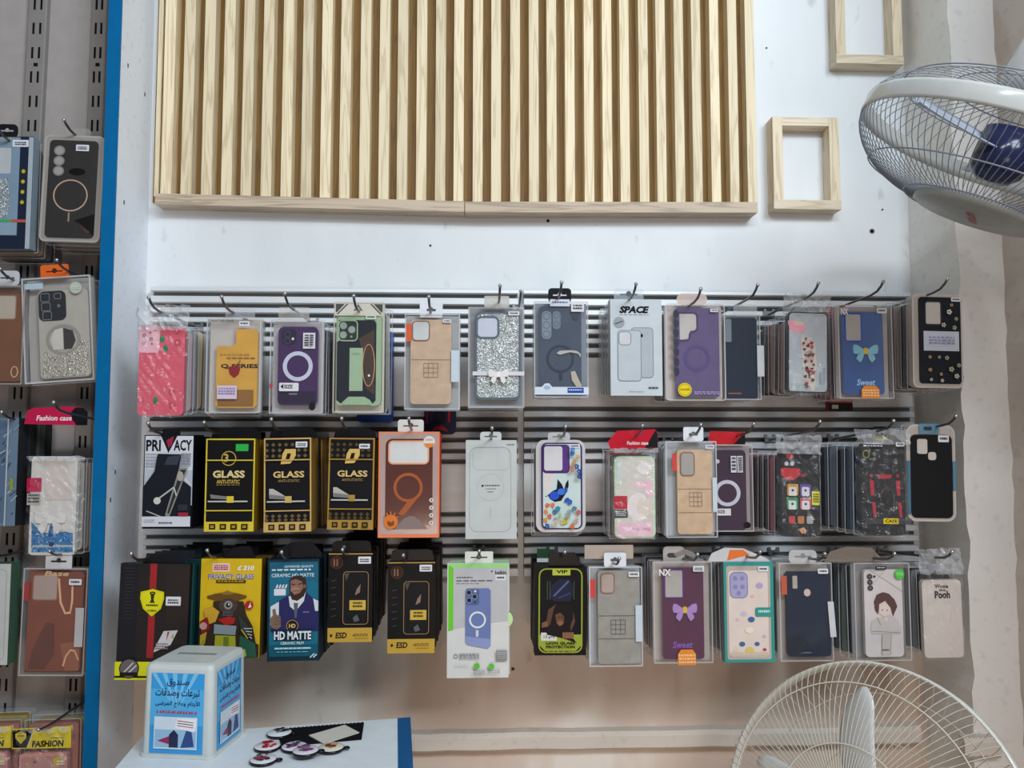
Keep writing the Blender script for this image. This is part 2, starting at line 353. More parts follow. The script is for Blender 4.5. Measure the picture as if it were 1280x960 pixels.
# ------------------------------------------------------------------ lettering
TXT = {}
def textmesh(s, bold=0.0, shear=0.0):
    k = (s, bold, shear)
    if k not in TXT:
        cu = bpy.data.curves.new('t', 'FONT'); cu.body = s; cu.size = 1; cu.resolution_u = 2; cu.offset = bold; cu.shear = shear
        o = bpy.data.objects.new('t', cu); COL.objects.link(o); me = o.to_mesh()
        vs = [tuple(v.co) for v in me.vertices]; fs = [tuple(p.vertices) for p in me.polygons]
        o.to_mesh_clear(); bpy.data.objects.remove(o); bpy.data.curves.remove(cu)
        xs = [v[0] for v in vs]; ys = [v[1] for v in vs]; x0, x1, y0, y1 = min(xs), max(xs), min(ys), max(ys)
        TXT[k] = ([((v[0]-x0)/max(1e-6, x1-x0), (v[1]-y0)/max(1e-6, y1-y0)) for v in vs], fs)
    return TXT[k]
AR = {'ا':(0xFE8D,0),'أ':(0xFE83,0),'ب':(0xFE8F,1),'ت':(0xFE95,1),'ج':(0xFE9D,1),'د':(0xFEA9,0),'ر':(0xFEAD,0),'ص':(0xFEB9,1),'ض':(0xFEBD,1),'ع':(0xFEC9,1),
      'ق':(0xFED5,1),'ل':(0xFEDD,1),'م':(0xFEE1,1),'ن':(0xFEE5,1),'و':(0xFEED,0),'ى':(0xFEEF,0),'ي':(0xFEF1,1),'\u0001':(0xFEFB,0),'\u0002':(0xFEF7,0)}
def arabic(s):
    s = s.replace('لا', '\u0001').replace('لأ', '\u0002'); out = []
    for i, c in enumerate(s):
        if c not in AR: out.append(c); continue
        pj = i > 0 and s[i-1] in AR and AR[s[i-1]][1] == 1
        nj = AR[c][1] == 1 and i+1 < len(s) and s[i+1] in AR
        out.append(chr(AR[c][0]+(3 if pj and nj else 2 if nj else 1 if pj else 0)))
    return ''.join(reversed(out))

# ------------------------------------------------------------------ donation box
fl, fr_, br = PZ(175, 946, ZT), PZ(264, 950, ZT), PZ(283, 912, ZT)
bx = (fr_-fl); bw = bx.length; bx.normalize(); by = Vector((-bx.y, bx.x, 0)); bd = .112; bh = P(178, 829, fl.y).z-ZT
db = thing('donation_box', 'frosted white donation box with a blue poster on the counter', 'donation box', fl+bx*bw/2+by*bd/2)
db.rotation_euler = (0, 0, math.atan2(bx.y, bx.x))
M_AC = mat('ccd2d0', 'plastic'); M_AC2 = mat('d0d6d4', 'gloss')
def rpoly(x0, y0, x1, y1, r, n=5):
    r = min(r, abs(x1-x0)/2-1e-6, abs(y1-y0)/2-1e-6); pts = []
    for cx_, cy_, a in ((x1-r, y1-r, 0), (x0+r, y1-r, 90), (x0+r, y0+r, 180), (x1-r, y0+r, 270)):
        pts += [(cx_+r*math.cos(R(a+90*i/n)), cy_+r*math.sin(R(a+90*i/n))) for i in range(n+1)]
    return pts
def loft(m, rings, mt, smooth=False):
    k = len(rings[0]); vs = [p for r in rings for p in r]
    fs = [(i*k+j, i*k+(j+1) % k, (i+1)*k+(j+1) % k, (i+1)*k+j) for i in range(len(rings)-1) for j in range(k)]
    fs += [tuple(range(k-1, -1, -1)), tuple((len(rings)-1)*k+j for j in range(k))]; m.add(vs, fs, mt, smooth)
def dbody(m):
    rg = []
    for z, ins in ((0, 0), (bh*.94, .002), (bh*.985, .004), (bh, .009)):
        rg.append([(x, y, z) for x, y in rpoly(-bw/2+ins, -bd/2+ins, bw/2-ins, bd/2-ins, .008)])
    loft(m, rg, M_AC)
one('box_body', db, dbody)
one('base_flange', db, lambda m: loft(m, [[(x, y, z) for x, y in rpoly(-bw/2-.002, -bd/2-.002, bw/2+.002, bd/2+.002, .009)] for z in (.0003, .005)], M_AC2))
one('coin_slot', db, lambda m: m.box((-.03, -.004, bh-.001), (.03, .004, bh+.0006), mat('8a908e', 'matte')))
def face_print(parent, name, fn, place):
    mb = MB(); fn(mb, place); return mb.build(name, parent)
def poster(m, pl):
    lay = [0]
    def poly(pts, col):
        lay[0] += 1; m.add([pl(u, v, .0006+lay[0]*.00006) for u, v in pts], [tuple(range(len(pts)))], mat(col, 'gloss'))
    def tx(s, u0, v0, u1, v1, col, b=.0):
        vs, fs = textmesh(s, b); lay[0] += 1; m.add([pl(u0+(u1-u0)*x, v0+(v1-v0)*y, .0006+lay[0]*.00006) for x, y in vs], fs, mat(col, 'gloss'))
    poly([(0, 0), (1, 0), (1, 1), (0, 1)], '3a9ede'); poly([(0, .35), (1, .35), (1, .8), (0, .8)], '55b2e8')
    for a in range(7):
        t = -.2+a*.2; poly([(.5, .52), (t, 1) if 0 <= t <= 1 else (max(0, min(1, t)), .9), (min(1, max(0, t+.09)), 1 if 0 <= t+.09 <= 1 else .9)], '7cc4f0')
    tx(arabic('صندوق'), .30, .83, .72, .93, '10204a', .012); tx(arabic('تبرعات وصدقات'), .09, .69, .92, .81, '10204a', .012)
    tx(arabic('الأيتام وعلاج المرضى'), .09, .575, .93, .665, '10204a', .01)
    for q in range(14): poly([(.12+q*.055, .505), (.12+q*.055+.03+.015*(q % 2), .5), (.15+q*.055+.01*(q % 3), .535), (.125+q*.055, .53-.01*(q % 2))], 'd03048')
    poly([(.09, .06), (.90, .06), (.90, .46), (.09, .46)], 'd8e4ee'); poly([(.11, .08), (.88, .08), (.88, .30), (.11, .30)], '9cc0dc')
    poly([(.38, .08), (.55, .08), (.55, .24), (.47, .30), (.38, .24)], '22264a'); poly([(.16, .16), (.38, .22), (.38, .12)], '9a2a5a'); poly([(.60, .08), (.85, .10), (.80, .28), (.70, .30)], '2a4a86')
    poly([(.48, .32), (.86, .28), (.88, .44), (.52, .45)], 'f0f2f4')
    for q in range(3): poly([(.53, .35+q*.03), (.83, .33+q*.03), (.83, .34+q*.03), (.53, .36+q*.03)], 'c02a3a' if q != 1 else '2a3a70')
u0, u1, v0, v1 = -bw*.375, bw*.375, bh*.05, bh*.90
face_print(db, 'poster', poster, lambda u, v, d: (u0+(u1-u0)*u, -bd/2-d+.002*(v0+(v1-v0)*v)/(bh*.94), v0+(v1-v0)*v))
face_print(db, 'side_poster', poster, lambda u, v, d: (bw/2+d-.002*(v0+(v1-v0)*v)/(bh*.94), -bd*.36+bd*.7*u, v0+(v1-v0)*v))

# ------------------------------------------------------------------ small things on the counter
bs_ = thing('zigzag_cloth', 'black cloth swatch with a pinked zigzag edge on the counter', 'cloth', PZ(400, 916, ZT))
def zig(m):
    a, b_, c, d = PZ(345, 913, ZT), PZ(455, 904.5, ZT), PZ(452, 925, ZT), PZ(352, 934, ZT); top = []
    for k in range(45): top.append(a.lerp(b_, k/44)+Vector((0, .0035 if k % 2 else 0, 0)))
    pts = [*top, c, d]; vs = [p+Vector((0, 0, .0004)) for p in pts]+[p+Vector((0, 0, .0018)) for p in pts]; k = len(pts)
    m.add(vs, [tuple(range(k-1, -1, -1)), tuple(range(k, 2*k))]+[(i, (i+1) % k, k+(i+1) % k, k+i) for i in range(k)], mat('16161a', 'matte'))
child('swatch', bs_, zig)
cdv = thing('paper_card', 'blank cream paper card lying on the black zigzag cloth', 'card', PZ(418, 920, ZT))
def card(m):
    pts = [PZ(386, 921.5, ZT), PZ(405, 932, ZT), PZ(449, 918, ZT), PZ(431, 908.5, ZT)]
    vs = [p+Vector((0, 0, .002)) for p in pts]+[p+Vector((0, 0, .0032)) for p in pts]
    m.add(vs, [(3,2,1,0),(4,5,6,7)]+[(i, (i+1) % 4, 4+(i+1) % 4, 4+i) for i in range(4)], mat('dcd6ca', 'card'))
child('card_sheet', cdv, card)
BAD = [((349, 919.5), 'round badge with a black and white picture against the zigzag cloth', ('e4e6ea', '2a2a30', '8a8a90', '2a2a30'), 1),
       ((334, 936.5), 'round badge with a mostly red picture', ('e8e4e6', 'c02030', 'b82838', 'd84858'), 1),
       ((329, 953), 'round badge with grey and pink picture nearest the picture bottom', ('e6e6ea', '6a5a50', '2a2a2e', 'b04060'), 1),
       ((368, 937), 'pale round badge with thin black lines tucked between three others', ('e6e6ec', '8a4a80', 'd8d8e0', '3a3a40'), 1),
       ((382, 946.5), 'round badge with a magenta picture and a small side loop', ('e4dce6', 'b02070', '8a3a7a', '7a8a90'), 3.4),
       ((414, 938.5), 'round badge with red and cream picture touching the blank card', ('e6e0d0', 'b83028', '3a4a40', 'd8b060'), 1.3)]
for (c, lab, cols, lift) in BAD:
    p = PZ(c[0], c[1], ZT); t = thing('round_badge', lab, 'badge', p+Vector((0, 0, .0004+(lift-1)*.0022)), 'round picture badges on the counter'); rr = .0192
    one('backing', t, lambda m: m.lathe([(1e-5, 0), (rr*.95, 0), (rr, .002), (rr*.97, .0045), (1e-5, .0046)], mat('14141c', 'gloss'), 28))
    def face(m):
        m.lathe([(rr*.95, .0046), (rr*.8, .006), (1e-5, .0068)], mat(cols[0], 'gloss'), 28)
        for k in range(15):
            a = rnd.uniform(0, 6.28); q = rr*rnd.uniform(.05, .62); s = rr*rnd.uniform(.16, .36); cx_, cy_ = q*math.cos(a), q*math.sin(a)
            pts = [(cx_+s*rnd.uniform(.5, 1.2)*math.cos(x), cy_+s*rnd.uniform(.4, 1)*math.sin(x)) for x in [2*math.pi*i/8 for i in range(8)]]
            m.add([(x, y, .0071+k*.00005) for x, y in pts], [tuple(range(8))], mat(cols[1+k % 3], 'gloss'))
    one('printed_face', t, face)
    one('loop', t, lambda m: m.tube([(rr+.003+.004*math.cos(a), .004*math.sin(a), .003) for a in [2*math.pi*i/10 for i in range(10)]], .0014, mat('14141c', 'gloss'), 5, closed=True))

# ------------------------------------------------------------------ fans
def fan(name, label, c, nrm, Rf, cols, spin, twist, hang, dome=.42, rings=(.82, .5), nb=3, br=.35, motor=None):
    f = thing(name, label, 'fan', c, 'electric fans')
    f.rotation_mode = 'QUATERNION'; f.rotation_quaternion = Vector(nrm).normalized().to_track_quat('Z', 'Y')
    wire, rimc, bl, hubc, badge = cols; H = Rf*dome
    def hprof(r, sgn=1, hh=H):           # cage depth at radius r
        q = max(0, min(1, r/Rf)); return sgn*hh*(1-q**3.2)**.62
    one('rim', f, lambda m: m.lathe([(Rf*.985, -.013), (Rf, -.013), (Rf*1.005, -.009), (Rf*1.005, .009), (Rf, .013), (Rf*.985, .013), (Rf*.98, 0), (Rf*.985, -.013)], rimc, 96))
    def cage(m, n, sgn, hh, r0, tw, wr):
        for k in range(n):
            a = 2*math.pi*k/n; pts = []
            for i in range(11):
                r = r0+(Rf*.995-r0)*(1-(1-i/10)**1.7); aa = a+tw*(1-r/Rf)
                pts.append((r*math.cos(aa), r*math.sin(aa), hprof(r, sgn, hh)+sgn*.010*(1 if i < 10 else .6)))
            m.tube(pts, wr, wire, 3, cap=False)
        for rr in (rings if sgn > 0 else (.82, .5)):
            r = Rf*rr; z = hprof(r, sgn, hh)+sgn*.0135
            m.tube([(r*math.cos(x), r*math.sin(x), z) for x in [2*math.pi*i/64 for i in range(64)]], wr*1.5, wire, 5, closed=True)
    fg = one('front_grille', f, lambda m: cage(m, 116, 1, H, Rf*br*.9, twist, .00075)); 
    rg = one('rear_grille', f, lambda m: cage(m, 60, -1, H*.62, Rf*.25, -twist*.5, .0007))
    bd_ = one('centre_badge', f, lambda m: m.lathe([(Rf*br, H+.004), (Rf*br, H+.013), (Rf*br*.94, H+.016), (Rf*.12, H+.018), (1e-5, H+.018)], badge, 40))
    def logo(m):
        for k in range(5):
            x = (-.17+k*.065)*Rf; m.add([(x, -.03*Rf, H+.0188), (x+.05*Rf, -.02*Rf, H+.0188), (x+.07*Rf, .035*Rf, H+.0188), (x+.02*Rf, .02*Rf, H+.0188)], [(0, 1, 2, 3)], mat('b8202c', 'gloss'))
    one('logo', bd_, logo)
    one('hub', f, lambda m: m.lathe([(1e-5, .052), (.022, .05), (.036, .038), (.039, .02), (.039, -.02), (1e-5, -.02)], bl if hubc is None else hubc, 28))
    for k in range(nb):
        a0 = spin+2*math.pi*k/nb; b_ = MB(); vs = []; nu, nv = 10, 8
        for s in (0, 1):
            for i in range(nu+1):
                u = i/nu; r = .030+(Rf*.83-.030)*u
                wdt = Rf*(.075+.075*math.sin(math.pi*min(1, .15+u*.75)))*math.sqrt(max(.03, 1-max(0, (u-.78)/.23)**2))
                for j in range(nv+1):
                    v = -1+2*j/nv; t_ = v*wdt+Rf*.05*math.sin(math.pi*u); lean = -.10*u; zz_ = -.50*t_+.006*math.cos(v*1.5)+s*.0022
                    x, y = r*math.cos(lean)-t_*math.sin(lean), r*math.sin(lean)+t_*math.cos(lean)
                    vs.append((x*math.cos(a0)-y*math.sin(a0), x*math.sin(a0)+y*math.cos(a0), zz_))
        fs = []; q = nv+1; off = (nu+1)*q
        for i in range(nu):
            for j in range(nv):
                a, d, c_, e = i*q+j, i*q+j+1, (i+1)*q+j+1, (i+1)*q+j; fs += [(a, d, c_, e), (off+a, off+e, off+c_, off+d)]
        rim_ = [j for j in range(q)]+[i*q+nv for i in range(1, nu+1)]+[nu*q+j for j in range(nv-1, -1, -1)]+[i*q for i in range(nu-1, 0, -1)]
        for i in range(len(rim_)): a, d = rim_[i], rim_[(i+1) % len(rim_)]; fs.append((a, off+a, off+d, d))
        b_.add(vs, fs, bl, True); b_.build('blade', f)
    one('motor_housing', f, lambda m: m.lathe([(1e-5, -H*.66-.12), (.03, -H*.66-.115), (.046, -H*.66-.09), (.05, -H*.66-.03), (.042, -H*.66-.008), (1e-5, -H*.66-.006)], motor or rimc, 32))
    inv = f.rotation_quaternion.inverted(); back = Vector((0, 0, -H*.66-.10))
    if hang:
        pts = [back]+[inv @ (Vector(p)-f.location) for p in hang]
        one('support_arm', f, lambda m: m.tube(pts, .015, rimc, 12))
        last = Vector(hang[-1])
        pl = one('mount_plate', f, lambda m: m.lathe([(1e-5, 0), (.14 if last.z < .2 else .05, 0), (.14 if last.z < .2 else .05, .02), (1e-5, .03)], rimc, 32))
        pl.location = pts[-1]; d = Vector((0, 0, 1)) if last.z < .2 else Vector((-1, 0, 0)); pl.rotation_mode = 'QUATERNION'; pl.rotation_quaternion = inv @ d.to_track_quat('Z', 'Y')
    return f
M_FW = mat('dcdad2', 'gloss'); M_FG = mat('c9cac6', 'gloss'); M_FWIRE = mat('8c929c', 'plastic'); M_FWIRE2 = mat('d6d0c0', 'plastic')
m, n, l, bs = nt('fan_blade_plastic'); bs.inputs['Base Color'].default_value = (.78, .79, .79, 1); bs.inputs['Roughness'].default_value = .3; bs.inputs['Alpha'].default_value = .94; M_BLADE = m
def view_normal(px, py, ir, iu, it):     # a direction from its picture-right, picture-up and towards-viewer shares
    d = ray(px, py).normalized(); rr = d.cross(Vector((0, 0, 1))).normalized(); uu = rr.cross(d); return rr*ir+uu*iu-d*it
c1 = P(1258.8, 184.4, -.50)
fan('wall_fan', 'white wall fan facing downwards, up beside the pine frames', c1, (-.40, .29, -1), .208, (M_FWIRE, M_FG, mat('b4bccc', 'gloss'), mat('23284a', 'gloss'), mat('a6a8a4', 'plastic')), R(165), .22,
    [(X3-.06, -.60, c1.z+.22), (X3+.004, -.62, c1.z+.25)], .43, br=.42)
c2 = P(1086, 1023, -.36)
fan('stand_fan', 'white standing fan with cream wires below the hanging cases', c2, (-1.1, -1, .55), .229, (M_FWIRE2, M_FW, M_BLADE, None, mat('c6c6c0', 'plastic')), R(104), .06,
    [(c2.x+.16, c2.y+.16, c2.z-.12), (c2.x+.15, c2.y+.16, .02)], .40, (.82, .42), 5, .24, mat('bcc8cc', 'plastic'))

# ------------------------------------------------------------------ hanging packages
A_=(160,340,4.8); B_=(400,340,4.8); C_=(650,340,4.8); D_=(880,340,3.7647); E_=(160,510,4.923); F_=(400,510,4.923); G_=(650,510,4.923); H_=(880,510,3.7647)
J_=(140,660,4.8); K_=(390,660,4.7407); L_=(650,660,4.8); M_=(880,660,3.7647); LA=(0,140,4.8); LB=(0,320,4.8); LC=(0,500,4.8); LD=(0,680,3.4286); LE=(0,840,8)
PX=(0,0,1)
class Item:
    """a package whose front is the rectangle r of the photograph (in the zoomed crop mp) hanging at depth Y"""
    def __init__(s, name, label, cat, mp, r, Y=-.2, t=.016, tilt=0, group=None):
        s.mp = mp; x0, y0, x1, y1 = [s.px(r[0], r[1])[0], s.px(r[0], r[1])[1], s.px(r[2], r[3])[0], s.px(r[2], r[3])[1]]
        s.x0, s.y0, s.x1, s.y1 = x0, y0, x1, y1; s.Y = Y; s.t = t; s.cx = (x0+x1)/2
        c = P(s.cx, y1, Y); s.sx = (P(x1, (y0+y1)/2, Y).x-P(x0, (y0+y1)/2, Y).x)/(x1-x0); s.sz = (P(s.cx, y0, Y).z-c.z)/(y1-y0)
        s.o = thing(name, label, cat, c, group); s.o.rotation_euler = (0, R(tilt), 0); s.mb = None; s.nm = None; s.lay = 0; s.d = 0; s.tilt = tilt; s.label = label
    def px(s, x, y): return s.mp[0]+x/s.mp[2], s.mp[1]+y/s.mp[2]
    def loc(s, x, y, d):
        X, Y = s.px(x, y); return ((X-s.cx)*s.sx, -d, (s.y1-Y)*s.sz)
    def p(s, name, parent=None, d=None):      # begin a part; d = depth in metres in front of the face
        s.end(); s.mb = MB(); s.nm = name; s.par = parent or s.o; s.d = s.d if d is None else d; s.lay = 0; return s
    def end(s):
        if s.mb and s.mb.v: s.last = s.mb.build(s.nm, s.par)
        s.mb = None
    def poly(s, pts, col, th=.00025, kind='card'):
        s.lay += 1; d = s.d+s.lay*.00007; k = len(pts); m = mat(col, kind) if isinstance(col, str) else col
        if sum(pts[i][0]*pts[(i+1) % k][1]-pts[(i+1) % k][0]*pts[i][1] for i in range(k)) > 0: pts = pts[::-1]
        if th < .0006: s.mb.add([s.loc(x, y, d) for x, y in pts], [tuple(range(k))], m)
        else: s.mb.add([s.loc(x, y, d) for x, y in pts]+[s.loc(x, y, d-th) for x, y in pts], [tuple(range(k)), tuple(range(2*k-1, k-1, -1))]+[(i, k+i, k+(i+1) % k, (i+1) % k) for i in range(k)], m)
        return s
    def r(s, x0, y0, x1, y1, col, th=.00025, kind='card'): return s.poly([(x0, y1), (x1, y1), (x1, y0), (x0, y0)], col, th, kind)
    def rr(s, x0, y0, x1, y1, rad, col, th=.00025, kind='card'): return s.poly(rpoly(x0, y0, x1, y1, rad, 4), col, th, kind)
    def c(s, x, y, rx, col, ry=None, th=.00025, kind='card', n=20):
        ry = ry or rx; return s.poly([(x+rx*math.cos(2*math.pi*i/n), y-ry*math.sin(2*math.pi*i/n)) for i in range(n)], col, th, kind)
    def band(s, out, inn, col, th=.00025, kind='card'):
        s.lay += 1; d = s.d+s.lay*.00007; k = len(out); m = mat(col, kind)
        vs = [s.loc(x, y, d) for x, y in out]+[s.loc(x, y, d) for x, y in inn]; fs = [(i, (i+1) % k, k+(i+1) % k, k+i) for i in range(k)]
        if th >= .0006:
            vs += [s.loc(x, y, d-th) for x, y in out]+[s.loc(x, y, d-th) for x, y in inn]
            fs += [(i, 2*k+i, 2*k+(i+1) % k, (i+1) % k) for i in range(k)]+[(k+i, k+(i+1) % k, 3*k+(i+1) % k, 3*k+i) for i in range(k)]
        s.mb.add(vs, fs, m); return s
    def ring(s, x, y, r, w_, col, ry=None, th=.00025, kind='card'):
        n = 32; ry = ry or r; an = [2*math.pi*i/n for i in range(n)]
        return s.band([(x+r*math.cos(a), y-ry*math.sin(a)) for a in an], [(x+(r-w_)*math.cos(a), y-(ry-w_)*math.sin(a)) for a in an], col, th, kind)
    def rring(s, x0, y0, x1, y1, rad, w_, col, th=.00025, kind='card'):
        return s.band(rpoly(x0, y0, x1, y1, rad, 4), rpoly(x0+w_, y0+w_, x1-w_, y1-w_, max(.5, rad-w_), 4), col, th, kind)
    def line(s, x0, y0, x1, y1, w_, col, kind='card'):
        dx, dy = x1-x0, y1-y0; L = math.hypot(dx, dy) or 1; nx, ny = -dy/L*w_/2, dx/L*w_/2
        return s.poly([(x0+nx, y0+ny), (x1+nx, y1+ny), (x1-nx, y1-ny), (x0-nx, y0-ny)], col, kind=kind)
    def tx(s, t, x0, y0, x1, y1, col, b=.0, sh=.0):
        vs, fs = textmesh(t, b, sh); s.lay += 1; d = s.d+s.lay*.00007
        s.mb.add([s.loc(x0+(x1-x0)*u, y1+(y0-y1)*v, d) for u, v in vs], fs, mat(col)); return s
    def micro(s, x0, y0, x1, y1, col, rows=1, seed=1):      # rows of print too small to read
        q = random.Random(seed); h = (y1-y0)/(rows*1.6)
        for k in range(rows):
            x = x0; y = y0+k*h*1.6
            while x < x1:
                w_ = q.uniform(.06, .2)*(x1-x0); s.r(x, y, min(x1, x+w_), y+h, col); x += w_+.04*(x1-x0)
        return s
    def solid(s, front, side=None, name='box', rad=0):
        s.p(name, d=0); x0, y0 = (s.x0-s.mp[0])*s.mp[2], (s.y0-s.mp[1])*s.mp[2]; x1, y1 = (s.x1-s.mp[0])*s.mp[2], (s.y1-s.mp[1])*s.mp[2]
        s.lay = -1
        if rad: s.rr(x0, y0, x1, y1, rad, side or front, s.t)
        else: s.r(x0, y0, x1, y1, side or front, s.t)
        s.p('printed_front', d=.00002)
        s.rr(x0, y0, x1, y1, rad, front) if rad else s.r(x0, y0, x1, y1, front); return s
    def clear(s, edge='c8ccd0', w_=1.3, tint='d8dce0', rad=1.0, back='b4b6b8', sideh='haze'):
        """clear plastic box: hazy side walls, bright front edges, a card at the back and a see-through front"""
        k = s.mp[2]; x0, y0 = (s.x0-s.mp[0])*k, (s.y0-s.mp[1])*k; x1, y1 = (s.x1-s.mp[0])*k, (s.y1-s.mp[1])*k
        s.p('insert_card', d=-s.t+.0012); s.rr(x0+k, y0+k, x1-k, y1-k, rad*k, back, .001)
        s.p('clear_box', d=0)
        out = rpoly(x0, y0, x1, y1, rad*k, 4); n = len(out)
        s.mb.add([s.loc(x, y, 0) for x, y in out]+[s.loc(x, y, -s.t) for x, y in out], [(i, n+i, n+(i+1) % n, (i+1) % n) for i in range(n)], mat(tint, sideh))
        s.band(out, rpoly(x0+w_*k, y0+w_*k, x1-w_*k, y1-w_*k, max(.6, rad-w_)*k, 4), edge, .0008, 'frost')
        s.lay = -1; s.rr(x0, y0, x1, y1, rad*k, tint, kind='clear'); return s
    def bag(s, over=(3, 3, 3, 3), seed=1, top=0):
        """thin crumpled plastic bag in front of the case"""
        q = random.Random(seed); k = s.mp[2]; s.p('plastic_bag', d=.001); nx, ny = 12, 22; vs = []
        x0, x1, y0, y1 = s.x0-over[0], s.x1+over[2], s.y0-over[1]-top, s.y1+over[3]
        for j in range(ny+1):
            for i in range(nx+1):
                x = x0+(x1-x0)*i/nx; y = y0+(y1-y0)*j/ny; jit = .004 if y > s.y0+6 else .013
                e = 1.2 if i in (0, nx) or j in (0, ny) else .3
                vs.append(s.loc((x+q.uniform(-e, e)-s.mp[0])*k, (y+q.uniform(-e, e)-s.mp[1])*k, .0035+q.uniform(-.3, 1)*jit - (.007 if i in (0, nx) else 0)))
        hd = sum(1 for j in range(ny) if y0+(y1-y0)*(j+.5)/ny < s.y0+3)
        for a, b_, kd in ((0, hd, 'crumple'), (hd, ny, 'film')):
            if b_ > a: s.mb.add(vs, [(j*(nx+1)+i, (j+1)*(nx+1)+i, (j+1)*(nx+1)+i+1, j*(nx+1)+i+1) for j in range(a, b_) for i in range(nx)], mat('e6e8ec', kd))
        return s
    def case(s, x0, y0, x1, y1, rad, col, kind='plastic', d=-.003, th=.009, lip=None):
        s.p('phone_case', d=d); s.rr(x0, y0, x1, y1, rad, col, th, kind); s.pc = None
        if lip: s.rring(x0, y0, x1, y1, rad, 1.3*s.mp[2], lip, .0008, kind)
        s.end(); s.pc = s.last; return s
    def cam(s, x0, y0, x1, y1, rad, fill, edge, w_=6, d=None):
        s.p('camera_window', s.pc, -.0024 if d is None else d); s.rr(x0, y0, x1, y1, rad, fill); s.rring(x0, y0, x1, y1, rad, w_, edge, .0015, 'plastic'); return s
    def on(s, name, d=-.0024): return s.p(name, getattr(s, 'pc', None), d)
    def lab(s, x0, y0, x1, y1, col='dcdce0', d=.0006):
        s.p('price_sticker', d=d); s.rr(x0, y0, x1, y1, 4, col, .0007); h = y1-y0; s.micro(x0+(x1-x0)*.14, y0+h*.3, x1-(x1-x0)*.14, y1-h*.15, '3a3c48', 1 if h < 34 else 2, int(x0)); return s
    def tab(s, x0, y0, x1, y1, col, kind='plastic', slot='4a4a4e', d=-.004, rad=10):
        s.p('hang_tab', d=d); s.rr(x0, y0, x1, y1+4, rad, col, .0012, kind); cx_, cy_ = (x0+x1)/2, (y0+y1)/2; w_ = (x1-x0)
        if slot: s.rr(cx_-w_*.3, cy_-2.5, cx_+w_*.3, cy_+5.5, 4, slot); s.c(cx_, cy_-3, w_*.09, slot)
        return s
    def stack(s, n, ph, cols, pitch=.019, dx=0, dy=0, kind='clear', edge='c4c8cc', tabcol=None, t=None, gr=None, lab=None):
        """more of the same hung behind the front one"""
        s.end(); hw = (s.x1-s.x0)*s.sx/2; hh = (s.y1-s.y0)*s.sz; q = random.Random(int(s.x0*7+s.y0)); t = t or min(pitch*.9, s.t)
        for k in range(n):
            order = ('first', 'second', 'third', 'fourth', 'fifth', 'sixth', 'seventh', 'eighth')[k]
            col = cols[k % len(cols)]; y = s.t+.0015+k*pitch
            if s.Y+y+t > -.028: break
            o = thing('boxed_phone_case' if kind == 'clear' else 'boxed_screen_protector', (lab+', '+order+' in line') if lab else ('boxed phone case, ' if kind == 'clear' else 'flat box, ')+order+' in line behind the '+ph, 'phone case' if kind == 'clear' else 'screen protector', s.o.location+Vector(((k+1)*dx+q.uniform(-.0012, .0012), y, (k+1)*dy+q.uniform(-.002, .001))), gr or 'packages behind the '+ph)
            o.rotation_euler = (0, R(s.tilt+q.uniform(-.6, .6)), 0)
            w2, h2 = hw*q.uniform(.96, 1), hh*q.uniform(.97, 1.0)
            if kind == 'clear':
                def shell(m):
                    pts = rpoly(-w2, 0, w2, h2, .003, 2); N = len(pts)
                    m.add([(x, 0, z) for x, z in pts]+[(x, t, z) for x, z in pts], [(i, N+i, N+(i+1) % N, (i+1) % N) for i in range(N)], mat('d0d4d8', 'haze'))
                    ins = rpoly(-w2+.0014, .0014, w2-.0014, h2-.0014, .002, 2); m.add([(x, 0, z) for x, z in pts]+[(x, 0, z) for x, z in ins], [(i, (i+1) % N, N+(i+1) % N, N+i) for i in range(N)], mat(edge, 'frost'))
                one('clear_box', o, shell)
                one('phone_case', o, lambda m: loft(m, [[(x, yy, z) for x, z in rpoly(-w2+.006, .006, w2-.006, h2-.008, .007, 3)] for yy in (.003, t-.002)], mat(col, 'plastic')))
            else:
                one('box', o, lambda m: m.box((-w2, 0, 0), (w2, t, h2), mat(col, 'card')))
            if tabcol: one('hang_tab', o, lambda m: m.box((-w2*.5, t*.4, h2), (w2*.5, t*.4+.001, h2+.016), mat(tabcol, 'plastic')))
        return s
GR_HOOK = 'display hooks on the racks'
def hook(tip, ph, rise=.018, yt=-.262, label=None, base=-.026, r=.0022, clip=True, dz=0):
    if rise < .0121 and clip: rise = .032
    p = P(tip[0], tip[1], yt); o = thing('display_hook', label or 'chrome wire hook carrying the '+ph, 'hook', (p.x, base, p.z-rise), GR_HOOK)
    mt = mat('6e6e70', 'metal'); L = yt-base; slope = max(0, rise-.016)
    one('rod', o, lambda m: m.tube([(0, 0, 0), (0, L+.045, slope), (0, L+.022, slope+(rise-slope)*.2), (0, L+.008, slope+(rise-slope)*.6), (0, L, rise)], r, mt, 8))
    one('tip', o, lambda m: m.ball((0, L, rise), r*1.5, mat('c4c4c6', 'metal')))
    if clip: one('clip', o, lambda m: (m.box((-.011, -.004, -.004), (.011, .001, .006), mat('a8a8aa', 'metal')), m.box((-.011, -.004, .006), (-.006, .001, .011), mat('a8a8aa', 'metal')), m.box((.006, -.004, .006), (.011, .001, .011), mat('a8a8aa', 'metal'))))
    return o
CG = 'phone cases on the racks'
